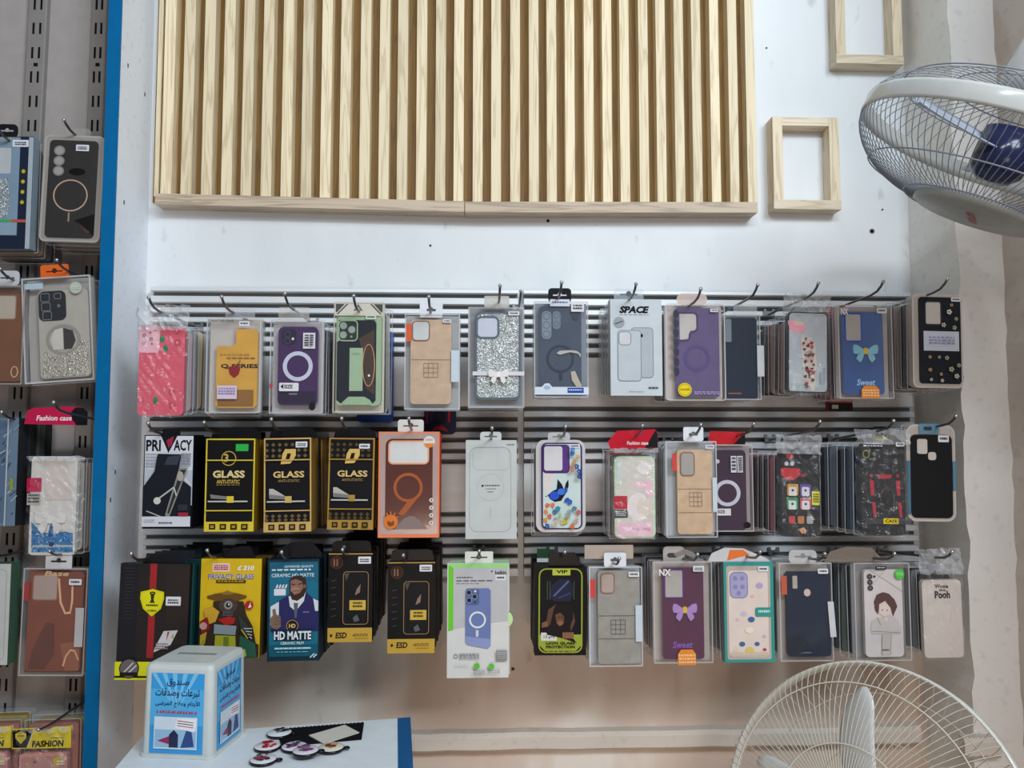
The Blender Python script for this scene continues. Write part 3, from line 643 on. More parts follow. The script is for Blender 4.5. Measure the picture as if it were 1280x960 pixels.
def bow(s, cx_, cy_, k, col, knot, d=-.0015):
    s.on('bow', d)
    for sg in (-1, 1):
        s.poly([(cx_+sg*6*k, cy_-4*k), (cx_+sg*30*k, cy_-22*k), (cx_+sg*44*k, cy_-24*k), (cx_+sg*48*k, cy_-8*k), (cx_+sg*44*k, cy_+10*k), (cx_+sg*30*k, cy_+12*k), (cx_+sg*6*k, cy_+6*k)][::sg], col, .004, 'gloss')
        s.poly([(cx_+sg*5*k, cy_+4*k), (cx_+sg*30*k, cy_+14*k), (cx_+sg*36*k, cy_+30*k), (cx_+sg*22*k, cy_+44*k), (cx_+sg*12*k, cy_+30*k)][::sg], col, .003, 'gloss')
    s.rr(cx_-8*k, cy_-12*k, cx_+8*k, cy_+12*k, 4*k, knot, .006, 'gloss'); return s

# ---- upper row
ph = 'coral case in a crumpled bag'
s = Item('phone_case_pack', 'coral phone case with pink camera plate and green leaves in crumpled plastic bag', 'phone case', A_, (50, 325, 332, 862), -.2, .014, group=CG)
s.case(55, 330, 330, 860, 26, 'df5a6e', 'gloss', 0, .010)
s.on('camera_plate', .0012).rr(52, 318, 178, 486, 22, 'f2b6c4', .0025, 'gloss')
for x, y in ((85, 382), (85, 431), (128, 404)): s.c(x, y, 19, 'b88a98'); s.ring(x, y, 19, 5, 'e6d0d6')
s.c(122, 365, 5, '4a3a44'); s.c(133, 433, 5, '4a3a44'); s.c(152, 350, 6, '6a505a')
s.on('print', .0004)
for x, y in ((192, 404), (214, 462), (163, 774)): s.c(x, y, 15, '1f7a4c', 19); s.poly([(x-14, y-14), (x, y-30), (x+14, y-14)], '2a8a58')
for x, y in ((278, 352), (284, 424), (260, 722), (75, 770), (265, 800)): s.ring(x, y, 18, 4, 'c23a56', 20); s.c(x, y, 5, 'f0b0b8')
s.bag((3, 4, 3, 2), 3, 22)
s.stack(6, ph, ['b9bcc0', 'c8b0b4', '9a9ca6', 'd8c8a0', 'aab2bc'], .020, .0022, .002); hook((186, 372), ph)

ph = 'amber see-through case'
s = Item('phone_case_pack', 'amber see-through phone case in frosted box with a violet sticker', 'phone case', A_, (460, 272, 788, 846), -.2, .018, group=CG)
s.clear('d8d8d8', 1.2, back='c4beb8')
s.p('phone_case', d=-.006).poly([(632, 340), (745, 340), (765, 360), (765, 795), (748, 815), (532, 815), (517, 798), (517, 445), (608, 445), (632, 425)], 'e3ab45', .008, 'amber'); s.end(); s.pc = s.last
s.on('print', -.0052).r(530, 706, 745, 806, '9a6a30', kind='amber').tx('Q SERIES', 545, 551, 770, 580, '1c1a1c', .03).micro(540, 490, 720, 506, 'b88a3a', 1, 4).micro(580, 512, 750, 524, '8a6a3a', 1, 5)  # the brown lower block is a reflection painted on the case, not lettering
s.poly([(590, 570), (640, 560), (662, 580), (655, 612), (628, 635), (600, 612)], '8e1f22').line(640, 568, 662, 530, 5, '8a2a2a')
s.p('violet_sticker', d=.0005).r(532, 682, 650, 762, 'd6c6d8', .0007).micro(540, 695, 640, 740, '9a88ae', 3, 3)
s.p('printed_text', d=.0002).tx('CREATIVE CASE', 468, 285, 622, 301, '5a5654', .01)
s.lab(655, 295, 718, 323); s.tab(566, 210, 745, 270, 'c6c8ca', 'haze', None)
s.stack(6, ph, ['8e8c8c', 'c8c4be', '5a5860', 'b8a888'], .020, -.0045, -.001); hook((277, 371), ph)

ph = 'dark purple case with white ring'
s = Item('phone_case_pack', 'dark purple phone case with white ring, upper row, in clear box', 'phone case', A_, (845, 285, 1165, 850), -.2, .018, group=CG)
s.clear('d4d4d6', 1.3, back='b8b4b6'); s.case(890, 326, 1132, 800, 34, '44225a', 'amber', -.005)
s.on('camera_plate', -.0044).rr(912, 342, 998, 438, 24, '2a2036', .002, 'gloss').ring(945, 372, 20, 5, '4a4058').ring(945, 412, 20, 5, '4a4058').c(978, 400, 8, 'dcdce4')
s.on('magnet_ring', -.0044).ring(1010, 565, 90, 24, 'cdcfe2', th=.001)
s.on('print', -.0046).r(900, 715, 1120, 790, '2c1c38').micro(960, 725, 1010, 745, '8a80a0', 1, 3)
s.p('white_sticker', d=.0004).r(1043, 365, 1116, 460, 'd8d8de', .0007).micro(1052, 376, 1078, 450, '26262c', 5, 3).micro(1085, 376, 1108, 450, '26262c', 5, 6)
s.p('size_sticker', d=.0004).rr(904, 666, 1021, 716, 6, 'dcdce0', .0007).poly([(912, 688), (930, 672), (930, 704)], '1a1a20').tx('SIZE', 934, 677, 985, 700, '1a1a20', .03)
s.p('printed_text', d=.0002).micro(862, 312, 890, 322, '6a686c', 1, 2).micro(866, 470, 874, 780, '9a989c', 9, 7).poly([(852, 670), (876, 682), (852, 696)], 'c83a44').c(1107, 808, 20, '22222a', 24)
s.tab(888, 208, 1075, 285, 'd2cec8', 'haze', None)
s.stack(6, ph, ['3a2440', '6a6470', '2a2a32', '8a8488'], .020, .0026, 0); hook((356, 367), ph)

ph = 'mint and black case'
s = Item('phone_case_pack', 'black phone case with mint green frame and strap in beige box', 'phone case', B_, (75, 180, 380, 846), -.2, .02, group=CG)
s.clear('cfcabb', 1.6, back='d6d2c2')
s.p('top_card', d=-.001).r(82, 188, 372, 262, 'd6d2c4').poly([(86, 192), (140, 192), (92, 244), (86, 240)], '4a4844').poly([(150, 192), (162, 192), (98, 256), (92, 252)], '4a4844').poly([(368, 192), (314, 192), (362, 244), (368, 240)], '4a4844').poly([(304, 192), (292, 192), (356, 256), (362, 252)], '4a4844')
s.poly([(220, 192), (248, 232), (192, 232)], '5a5a56').poly([(220, 206), (236, 228), (204, 228)], 'b8b8b2')
s.case(93, 262, 362, 802, 30, 'a0ba98', 'plastic', -.004, .011)
s.on('black_back', -.0036).poly([(104, 288), (316, 288), (331, 304), (331, 770), (312, 790), (296, 766), (262, 748), (168, 748), (140, 772), (122, 790), (95, 768), (95, 420), (110, 412)], '171a26', .001, 'gloss').poly([(225, 400), (318, 345), (325, 740), (272, 700), (255, 500)], '4a382c', kind='gloss')  # the brown shape is a reflection painted onto the black back
s.on('camera_plate', -.0028).rr(102, 287, 220, 416, 26, '24322a', .002, 'gloss').rring(102, 287, 220, 416, 26, 7, '9cbc94', .0015)
for x, y, r_ in ((132, 322, 26), (183, 346, 26), (132, 378, 26), (181, 388, 11)): s.c(x, y, r_, '9aa49a'); s.ring(x, y, r_, 5, '3c4640')
s.on('strap', -.002).r(172, 456, 252, 714, 'a2bc9a', .002).micro(190, 486, 232, 500, '7aa878', 2, 2)
s.on('cord_loop', -.0016).ring(287, 560, 38, 5, 'd89a66', 128, .0012, 'gloss').c(290, 622, 7, 'f0f0f0')
s.on('mint_bumper', -.002).poly([(146, 768), (286, 768), (300, 797), (132, 797)], 'a0ba98', .002)
s.lab(268, 258, 330, 284, 'c8d8c0')
s.stack(3, ph, ['8ea88e', '2a2c34', 'c8c2b2', '6a6a6a'], .020, .003, 0); hook((442, 370), ph)
q = Item('phone_case_pack', 'royal blue phone case peeping out behind the mint and black case', 'phone case', PX, (446, 414, 491, 528), -.07, .012, group=CG)
q.case(446, 414, 491, 528, 6, '2a50a8', 'plastic', 0, .01); q.on('inner_panel', .0004).rr(449, 420, 488, 522, 5, '27489a', kind='gloss'); q.end()

def leather_case(lbl, ph, mp, box, cs_, camr, tagr, wl, seam, sq, tone, camfill, n, tip, hang, extra=None, tagc='e4602c', rise=.018, Y=-.2):
    s = Item('phone_case_pack', lbl, 'phone case', mp, box, Y, .018, group=CG)
    s.clear('d2d8dc', 1.4, back='aeb2b6'); s.case(*cs_, 22, tone, 'leather', -.004)
    s.cam(*camr, 24, camfill, '8c6a58', 7); s.p('brand_tag', d=-.0015).r(*tagr, tagc, .0008)
    s.p('white_label', d=.0004).r(*wl, 'c6d2dc', .0007)
    s.on('embossing', -.0034); x0, y0, x1, y1 = sq; dk = '8e7660' if tone[0] != '9' else '55544e'
    for k in range(4):
        f = k/3; s.line(x0+(x1-x0)*f, y0, x0+(x1-x0)*f, y1, 3, dk); s.line(x0, y0+(y1-y0)*f, x1, y0+(y1-y0)*f, 3, dk)
    for v in seam: s.line(cs_[0]+4, v, cs_[2]-4, v, 2.5, dk)
    s.p('hang_tab', d=-.002)
    s.rr(*hang, 12, 'e0e2e8', .0015, 'plastic'); cx_, cy_ = (hang[0]+hang[2])/2, (hang[1]+hang[3])/2; s.rr(cx_-28, cy_-6, cx_+28, cy_+10, 6, '5a5a60').c(cx_, cy_-6, 10, '5a5a60')
    if extra: extra(s)
    s.stack(n, ph, ['b89a7c', '3a4048', 'c6c8ca', '7a5a4a'], .020, 0, 0); hook(tip, ph, rise); return s
leather_case('tan leather phone case with orange tag and embossed grid, upper row', 'upper tan leather case', B_, (505, 252, 838, 826), (540, 284, 786, 792), (548, 292, 656, 414), (514, 310, 545, 416), (786, 470, 831, 660), (526,), (620, 548, 705, 632), 'c9ac90', 'ccd0d0', 3, (536, 371), (594, 178, 732, 272), lambda s: s.lab(735, 284, 785, 304))
q = Item('phone_case_pack', 'navy armour phone case with red lines hanging behind the upper tan leather case', 'phone case', PX, (530, 478, 570, 543), -.075, .012, group=CG)
q.case(530, 478, 570, 543, 6, '24264e', 'plastic', 0, .01); q.on('red_trim', .0004).r(532.5, 512, 534.5, 530, 'a82430').r(560, 512, 562.5, 528, 'b82a34').poly([(539, 541), (543, 534), (552, 532), (558, 536), (560, 541), (556, 538), (545, 537)], 'b82a34').rr(541, 515, 557, 530, 3, '181a30'); q.end()

ph = 'silver glitter case'
s = Item('phone_case_pack', 'silver glitter phone case with a little bow in frosted box', 'phone case', B_, (888, 210, 1226, 816), -.2, .02, group=CG)
s.clear('bcbec2', 2.2, back='9a9ca0'); s.case(930, 238, 1204, 766, 34, '5d6a76', 'plastic', -.004, .01)
s.on('glitter_back', -.0034).rr(942, 250, 1192, 752, 26, 'a9adac', kind='glitter'); s.cam(934, 264, 1076, 402, 34, 'c9cddc', '5d6a76', 13)
s.p('ribbon', d=.0006).r(916, 598, 1226, 622, 'd8d8da', .0008, 'gloss'); bow(s, 1070, 616, 1.3, 'e4e2e0', 'f0eeea', .005); s.lab(1130, 236, 1196, 260)
s.tab(984, 140, 1136, 206, 'd0cec6', 'frost', None)
s.stack(6, ph, ['8a7468', 'a09a94', 'c4c6c8', '6a6460'], .020, 0, -.001); hook((625, 357), ph)
hook((651, 364), '', label='bare chrome hook over the gap between the two rack panels', yt=-.13)

ph = 'slate blue case with dark ring'
s = Item('phone_case_pack', 'slate blue phone case with dark ring under a black hanger', 'phone case', C_, (86, 176, 412, 752), -.2, .018, group=CG)
s.clear('c6c8cc', 1.3, back='8e96a2'); s.case(117, 204, 371, 692, 22, '4d5768', 'amber', -.004)
s.on('camera_plate', -.0034).rr(134, 234, 191, 402, 24, '86909c', .0015, 'gloss').rr(199, 234, 246, 342, 22, '7a8490', .0015, 'gloss')
for y in (264, 318, 372): s.ring(162, y, 22, 4, '5a6472')
s.ring(222, 262, 17, 4, '5a6472').ring(222, 310, 17, 4, '5a6472').poly([(305, 240), (366, 240), (345, 290), (320, 285)], '3a4250')
s.on('magnet_ring', -.0034).ring(244, 521, 84, 15, '323946', th=.001).r(236, 598, 256, 652, '323946')
s.p('white_band', d=.0003).r(90, 690, 412, 736, 'd2dbe6', .0006).poly([(130, 692), (150, 670), (175, 668), (195, 692)], 'd2dbe6').c(163, 694, 20, '9fb6d4', 12).r(285, 694, 382, 726, '2c4a9e').micro(292, 704, 372, 716, 'c8d4e8', 1, 3)
s.p('painted_glint', d=.0004).poly([(220, 488), (240, 474), (300, 470), (340, 474), (364, 490), (366, 514), (350, 490), (300, 482), (240, 498)], 'dcd8cc', kind='frost').poly([(305, 600), (330, 594), (350, 640), (370, 680), (350, 706), (312, 650)], 'dcd4bc', kind='frost')  # cream highlights on the plastic, drawn as pale shapes
s.tab(172, 95, 311, 178, '17181c', 'plastic', 'c8d0d8', -.002, 22)
s.p('header_label', d=.0004).r(182, 164, 300, 206, 'd6dae4', .0006).micro(196, 178, 288, 192, '4a5a90', 1, 3); s.lab(309, 178, 386, 238)
s.stack(2, ph, ['b49c90', '8e949c'], .019, 0, 0); hook((702, 353), ph)

ph = 'white box with two outlined phones'
s = Item('phone_case_box', 'white cardboard phone case box printed with two outlined phones', 'phone case', C_, (546, 164, 856, 742), -.2, .02, group=CG)
s.solid('c6cdd2', 'b9bcbe'); s.tx('SPACE', 600, 205, 780, 249, '101216', .06, .22).micro(604, 256, 776, 262, '6a7078', 1, 3)
s.c(598, 305, 34, '9aa0a6').line(574, 314, 622, 296, 7, '50565c').rr(668, 334, 803, 636, 22, 'aeb6bc').rring(668, 334, 803, 636, 22, 4, '7e868c').rr(588, 350, 730, 656, 22, 'bcc3c8').rring(588, 350, 730, 656, 22, 4, '7e868c').rring(594, 358, 670, 442, 22, 5, '848c92').rr(599, 363, 665, 437, 18, 'ccced0').c(734, 383, 7, '16181c', 11).micro(655, 716, 740, 722, '9aa0a4', 1, 2).micro(772, 690, 828, 706, '30343a', 1, 9)
s.tab(572, 98, 750, 164, 'ccd6de', 'haze', '5a6068')
s.stack(7, ph, ['7a7c7a', 'a82a3a', '8a9288', '9c9a94', '5c6058', 'a8aca8'], .0195, 0, .0005); hook((795, 355), ph)

ph = 'violet case with yellow sticker'
s = Item('phone_case_pack', 'violet phone case with a round yellow sticker, scalloped card behind', 'phone case', C_, (880, 190, 1238, 772), -.2, .018, group=CG)
s.clear('d0ccc6', 1.4, back='c2b8b4', rad=4); s.case(944, 214, 1206, 750, 20, '6a5a84', 'amber', -.005)
s.on('camera_window', -.0042).poly([(968, 248), (1056, 248), (1070, 262), (1070, 340), (1056, 352), (1032, 354), (1022, 372), (1020, 398), (1008, 406), (968, 406)], 'c4beb8').poly([(960, 240), (1062, 240), (1080, 258), (1080, 345), (1060, 362), (1038, 364), (1030, 405), (1010, 416), (960, 416), (960, 406), (1006, 404), (1020, 398), (1024, 372), (1034, 352), (1056, 350), (1068, 338), (1068, 262), (1056, 250), (960, 250)], '4a3e66')
s.on('magnet_ring', -.0042).ring(1070, 516, 80, 20, '584a7e', th=.001)
s.p('scalloped_edge', d=-.0035)
for k in range(7): s.c(946, 250+k*58, 16, '2e3046', 26)
s.p('yellow_sticker', d=.0005).c(990, 707, 41, 'e6d423', th=.0008).ring(990, 707, 36, 4, 'b8902a').micro(962, 700, 1018, 718, 'c07a20', 1, 4)
s.p('printed_text', d=-.003).micro(1050, 716, 1200, 738, 'a89cc0', 2, 3); s.lab(1150, 220, 1196, 240)
s.tab(952, 125, 1137, 194, 'd8c2b8', 'frost', None, rad=40)
s.stack(6, ph, ['8a3034', '6a6a70', 'b4a49c', '4a4452'], .020, 0, 0); hook((876, 361), ph)

ph = 'dark navy case beside the violet one'
s = Item('phone_case_pack', 'dark navy phone case half tucked behind the violet case, upper row', 'phone case', D_, (100, 200, 272, 602), -.185, .016, group=CG)
s.clear('c4c8cc', 1.4, back='9a9ea4'); s.case(108, 214, 258, 596, 12, '1e2839', 'plastic', -.004)
s.cam(106, 218, 140, 332, 8, '7a848e', '2a3444', 3); s.p('white_label', d=.0004).r(254, 346, 286, 492, 'c8ccd0', .0007); s.on('print', -.0034).r(118, 568, 180, 574, '9a5a50')
s.tab(150, 150, 262, 204, 'cfd4d8', 'haze', None)
s.stack(6, ph, ['26303c', '6a7070', '30323a', 'a8aaa8'], .019, .0015, 0); hook((947, 356), ph)

ph = 'white case with patterned figure'
D2 = (950, 350, 6)
s = Item('phone_case_pack', 'white phone case with pink hat and patterned dress figure in crumpled bag', 'phone case', D2, (205, 238, 508, 846), -.2, .013, 1.5, CG)
s.case(205, 240, 508, 846, 34, '2c2d34', 'gloss', 0, .011); s.on('print', .0004).rr(218, 250, 500, 836, 26, 'bcc4ca')
s.r(222, 780, 496, 832, 'aebcbc').r(440, 690, 462, 780, '98a4a8').r(466, 655, 490, 780, '9eaaae').r(245, 700, 300, 780, 'c6cccf').poly([(205, 312), (240, 300), (330, 330), (345, 372), (322, 398), (262, 402), (222, 382)], 'f0a6b6').poly([(250, 310), (330, 318), (330, 345), (262, 340)], 'e8c8b0')
s.poly([(308, 400), (350, 430), (372, 430), (406, 470), (420, 520), (412, 560), (428, 640), (410, 700), (414, 800), (405, 832), (380, 830), (376, 790), (340, 800), (325, 720), (318, 600), (305, 480)], 'd8cec2')
q = random.Random(5)
for k in range(54):
    x, y = q.uniform(312, 392), q.uniform(420, 800); w_, h_ = q.uniform(12, 30), q.uniform(10, 28)
    s.poly([(x, y), (x+w_, y+q.uniform(-6, 6)), (x+w_*.7, y+h_), (x-3, y+h_*.8)], q.choice(['a02434', '2a2024', 'b03a4a', 'e6ddd0', '5a4a44', 'e6ddd0', '50606a', 'd89aa8']))
s.p('edge_card', d=.0002); s.bag((5, 2, 3, 3), 11, 20)
s.stack(6, ph, ['3a3636', 'a8837a', '2c2e34', '9a8078', '50484a'], .019, -.0022, -.0006); hook((1023, 354), ph)

def bow_case(lbl, ph, mp, box, cs_, camr, bc, k, col, dark, camc, bowc, word, wr, st, lb, nx, n, tip, rise=.018):
    s = Item('phone_case_pack', lbl, 'phone case', mp, box, -.2, .018, group=CG)
    s.clear('cfcac6', 1.2, back='b4aaa4'); s.case(*cs_, 16, col, 'amber', -.005); s.cam(*camr, 12, 'b6aea8', camc, 5*mp[2]/4, -.0042)
    bow(s, bc[0], bc[1], k, bowc, 'e2b83a'); s.on('lettering', -.0042).tx('Sweet', *wr, dark, .03, .25)
    s.p('orange_sticker', d=.0006); x0, y0, x1, y1 = st; s.poly([(x0, y1), (x1, y1), (x1, y0+(y1-y0)*.3), (x1-(x1-x0)*.18, y0), (x0+(x1-x0)*.18, y0), (x0, y0+(y1-y0)*.3)], 'e58a38', .0008).micro(x0+5, y0+(y1-y0)*.3, x1-5, y1-4, 'f2c48c', 3, 3)
    s.lab(*lb); s.p('printed_text', d=.0004).tx('NX', *nx, 'e8e4e0', .03)
    s.stack(n[0], ph, n[1], .020, 0, 0); hook(tip, ph, rise); return s
ph = 'blue case with sky blue bow'
bow_case('blue phone case with a sky blue bow and orange sticker', ph, D_, (640, 154, 896, 596), (665, 188, 858, 576), (678, 194, 757, 327), (770, 372), 1.25, '40609e', 'a6c8ee', '2648b4', '8cc8dc', None, (726, 504, 814, 534), (742, 536, 826, 594), (826, 170, 872, 194), (656, 172, 690, 202), (6, ['a8282c', '3a3438', 'b4443c', '8a8684']), (1104, 352))
s = Item('phone_case_pack', 'red boxed phone case low behind the blue bow case', 'phone case', PX, (1036, 384, 1066, 514), -.09, .014, group=CG)
s.solid('a8262e', '8a2026'); s.p('lower_band', d=.0004).r(1036, 504, 1066, 514, '2a2628').r(1040, 506, 1048, 511, 'b8c8c0'); s.end()

def tray_case(lbl, ph, mp, box, cs_, camf, col, n, tip, deco, rad, rise=.018, tilt=0):
    s = Item('phone_case_pack', lbl, 'phone case', mp, box, -.2, .015, tilt, CG); k = mp[2]
    s.p('clear_tray', d=0).rr(*box, rad, 'd0c4ba', .013, 'frost').rring(*box, rad, 2*k, 'dcd4cc', .002, 'frost')
    s.case(*cs_, rad*.6, col, 'plastic', .001, .006); camf(s); deco(s); s.stack(n, ph, ['c8b4a8', '2a2a2e', 'b4a094', '8a7c74'], .019, -.002, -.0008); hook(tip, ph, rise); return s
def deco13(s):
    s.on('white_band', .0016).r(1036, 280, 1202, 372, 'c8ccd8', .0008).micro(1060, 305, 1180, 345, '9a98b8', 3, 3)
    s.on('flowers', .0016); q = random.Random(3)
    for (x, y) in ((1170, 155), (1190, 220), (1130, 250), (1180, 262), (1062, 402), (1105, 402), (1140, 405), (1060, 462), (1110, 482), (1158, 458), (1182, 490), (1062, 508), (1112, 512), (1150, 190), (1190, 440)):
        r_ = q.uniform(4, 9); c_ = q.choice(['c8c4b4', 'b89a70', 'dcd8d0', 'a8a890'])
        for a in range(5): s.c(x+r_*math.cos(a*1.257), y+r_*math.sin(a*1.257), r_*.6, c_, n=6)
        s.c(x, y, r_*.4, '8a6a3a', n=6)
    s.lab(1168, 118, 1212, 138, d=.002)
ph = 'black floral case with white band'
tray_case('black floral phone case with a white band in rounded tray', ph, D_, (985, 104, 1221, 546), (1014, 119, 1212, 526), lambda s: s.cam(1042, 138, 1122, 252, 14, 'c4bab2', '3a3a42', 6, .0014), '23252b', 6, (1184, 349), deco13, 26, tilt=1)

# ---- middle row
ph = 'black and white box beside the partition'
s = Item('screen_protector_box', 'black and white screen protector box with bold lettering and tilted phone', 'screen protector', E_, (86, 166, 392, 742), -.2, .05, group='boxed screen protectors')
s.solid('10141f', '0c0e14'); s.r(92, 172, 388, 600, 'd2d6de').poly([(92, 480), (165, 380), (92, 370)], 'b4bac6').poly([(388, 480), (320, 400), (388, 380)], 'b4bac6')
s.poly([(186, 166), (292, 166), (236, 278)], '14161e').tx('PRI', 98, 196, 188, 266, '14161e', .03).tx('ACY', 268, 196, 380, 264, '14161e', .03).poly([(222, 200), (268, 172), (258, 222), (236, 250)], '9a2a44')
s.micro(98, 280, 165, 370, '9aa0ae', 5, 3).micro(318, 280, 380, 360, '7a8090', 5, 8)
s.poly([(176, 282), (322, 286), (304, 420), (388, 486), (388, 668), (92, 668), (92, 488), (160, 390)], '1c1f28').poly([(240, 300), (318, 290), (300, 350), (220, 350)], '3a3f4c')
s.poly([(312, 368), (366, 370), (256, 676), (232, 660)], '8a8880').poly([(320, 380), (354, 380), (256, 650), (246, 645)], '2e3038').line(180, 565, 282, 488, 9, 'b8b6b0').c(182, 570, 22, 'c8c6c2').line(282, 488, 300, 540, 9, 'b8b6b0').line(118, 632, 250, 684, 7, 'a8a6a0').c(320, 420, 20, 'a8a498', 30)
s.r(92, 666, 388, 728, 'd0d3da').micro(104, 684, 170, 706, 'a0a4ae', 2, 4).micro(196, 700, 280, 714, '5a5e6a', 1, 6).r(316, 642, 376, 664, 'a02c3c').rr(312, 592, 372, 630, 4, '30343e'); s.lab(298, 520, 380, 572)
s.p('side_print', d=-.01).r(392.5, 200, 393, 200.5, '9a9aa0'); s.tab(190, 128, 300, 170, '15161c', 'plastic', None)
s.stack(4, ph, ['12141c', '0e1016', '1a1c26'], .034, .001, 0, 'box', t=.032); hook((185, 529), ph, .008)

def glass_box(lbl, ph, mp, box, gold, frontlay, side, tip, n, tabx, tilt=0):
    s = Item('screen_protector_box', lbl, 'screen protector', mp, box, -.2, .03, tilt, 'boxed screen protectors'); x0, y0, x1, y1 = box; w_, h_ = x1-x0, y1-y0
    s.solid('141418', side); u = lambda f: x0+w_*f; v = lambda f: y0+h_*f
    s.rring(x0, y0, x1, y1, 3, 9, gold); frontlay(s, u, v); s.r(u(0), v(.895), u(1), v(1), gold)
    for k in range(4): s.r(u(.10+.22*k), v(.918), u(.23+.22*k), v(.978), '241e14').micro(u(.13+.22*k), v(.935), u(.20+.22*k), v(.965), gold, 2, k)
    for f in (.228, .768): s.r(u(.02), v(f), u(.98), v(f+.012), gold)
    s.poly([(u(.12), v(.60)), (u(.5), v(.625)), (u(.5), v(.655)), (u(.14), v(.645))], '7a7a78').r(u(.08), v(.668), u(.88), v(.684), 'b8b8b4').r(u(.46), v(.62), u(.60), v(.69), gold)
    s.p('hang_tab', d=-.012); tx0, ty0, tx1 = tabx; s.poly([(tx0, y0+4), (tx0+10, ty0+30), (tx0+60, ty0), (tx1-60, ty0), (tx1-10, ty0+30), (tx1, y0+4)], '131316', .001, 'plastic')
    s.stack(n, ph, [side, '1a1610', side], .0305, .0008, 0, 'box', t=.029, tabcol='131316'); hook(tip, ph, .008); return s
def lay2(s, u, v):
    s.ring((u(0)+u(1))/2-10, v(.215), 46, 6, 'b89a4a').tx('3', u(.37), v(.165), u(.46), v(.255), 'c8aa5a', .02).tx('GLASS', u(.15), v(.345), u(.80), v(.425), 'd8c48a', .04).tx('ANTI-STATIC', u(.23), v(.445), u(.70), v(.487), 'c8a84a', .02).micro(u(.23), v(.496), u(.70), v(.51), '8a7a4a', 1, 3)
    s.p('green_sticker', d=.0006).rr(652, 222, 730, 266, 4, '2fae4c', .0007)
glass_box('black screen protector box with yellow foot and green sticker', 'yellow-footed glass box', E_, (468, 188, 772, 760), 'd6c03c', lay2, '8a6a1c', (255, 528), 4, (482, 118, 800), 0)
def layD(stk, pat):
    def f(s, u, v):
        for yy in (.05, .11, .17, .81, .85):
            for k in range(7): s.poly([(u(.06+.135*k), v(yy)), (u(.11+.135*k), v(yy+.022)), (u(.06+.135*k), v(yy+.044)), (u(.02+.135*k), v(yy+.022))], pat)
        s.poly([(u(.36), v(.28)), (u(.40), v(.17)), (u(.46), v(.12)), (u(.68), v(.12)), (u(.68), v(.19)), (u(.62), v(.24)), (u(.56), v(.275))], 'd4b266').poly([(u(.46), v(.235)), (u(.5), v(.165)), (u(.58), v(.165)), (u(.55), v(.225))], '1a1610')
        s.tx('GLASS', u(.20), v(.355), u(.86), v(.425), 'd4b87a', .03).tx('ANTI-STATIC', u(.30), v(.443), u(.76), v(.472), '9a8250', .015).poly([(u(.12), v(.54)), (u(.2), v(.54)), (u(.46), v(.62)), (u(.12), v(.64))], 'b8b4ac'); s.lab(*stk)
    return f
glass_box('black and gold screen protector box, emblem bright, beside the yellow-footed one', 'first gold-emblem glass box', E_, (836, 184, 1128, 762), 'c9a865', layD((1032, 208, 1104, 244), '6a5a3a'), '96702c', (339, 524), 4, (856, 116, 1160), -1)
glass_box('black and gold screen protector box beside the orange case box', 'second gold-emblem glass box', F_, (44, 184, 326, 748), 'a8843e', layD((230, 220, 296, 250), '554828'), '6e5020', (427, 523), 3, (62, 118, 332), .5)

ph = 'orange box with a round tab logo'
s = Item('phone_case_pack', 'brown case with orange ring in a bright orange window box', 'phone case', F_, (356, 146, 732, 798), -.2, .022, group=CG)
s.solid('e8845c', 'e8742c'); s.p('window', d=.0004).r(366, 156, 722, 776, 'b49a94', kind='gloss')
s.case(400, 190, 690, 746, 40, '5e322a', 'amber', .0012, .0012); s.cam(416, 200, 668, 348, 30, 'd4d4d2', 'e6a47c', 10, .0022)
s.on('magnet_ring', .002).ring(540, 490, 90, 18, 'a85c34', th=.001).poly([(545, 566), (592, 566), (512, 664), (480, 652)], 'a85c34')
s.on('print', .0022).poly([(460+200*i/16, 744-80*math.sin(math.pi*i/16)) for i in range(17)], '8a7874').micro(412, 742, 440, 752, 'd08a60', 1, 3)
s.c(436, 700, 44, 'd87a3a', 44).c(436, 706, 22, '8a4420')
for k in range(5): s.line(436, 700, 436+52*math.cos(R(30+k*30)), 700-64*math.sin(R(30+k*30)), 7, 'd87a3a')
for k in range(4): s.c(684, 568+46*k, 13, 'e2dcd8').c(684, 568+46*k, 6, '7a4a3e')
s.p('logo_sticker', d=.003).c(668, 208, 36, 'e2d8d0', th=.0006).poly([(636, 218), (700, 218), (690, 240), (668, 246), (646, 240)], 'e0863c').micro(646, 190, 690, 208, 'b8a8a0', 1, 9)
s.tab(472, 70, 632, 146, 'd6d2ce', 'plastic', '6a3a2a', -.003, 16)
s.stack(4, ph, ['c86a2a', 'a8302c', 'c4602a'], .024, 0, 0, 'box', t=.022, lab='orange case box hung behind the '+ph); hook((511, 523), ph, .006)

ph = 'plain white case box'
s = Item('phone_case_box', 'plain white phone case box with faint embossed phone outline', 'phone case', F_, (896, 198, 1210, 806), -.2, .028, group=CG)
s.solid('c2c6c4', 'c4bab4'); s.rring(918, 240, 1176, 764, 50, 4, '9aa2a4').rring(938, 244, 1166, 384, 34, 3, 'a6adae').ring(1048, 490, 84, 3, 'b0b6b6').rr(1042, 610, 1054, 672, 5, 'b8bcbb').c(1000, 480, 7, '2a2c30').micro(1012, 475, 1104, 485, '3a3c40', 1, 3).micro(1020, 496, 1082, 502, '7a7e80', 1, 5).micro(1030, 514, 1066, 521, '7a7e80', 1, 6).micro(1150, 222, 1196, 230, '6a6e72', 1, 4)
s.tab(984, 146, 1116, 202, 'c6cac8', 'plastic', '55585a', -.003, 18)
s.stack(3, ph, ['b8b4ae', 'c0aca4'], .030, -.0005, 0, 'box', t=.028, lab='white case box hung behind the '+ph); hook((615, 535), ph, .008)

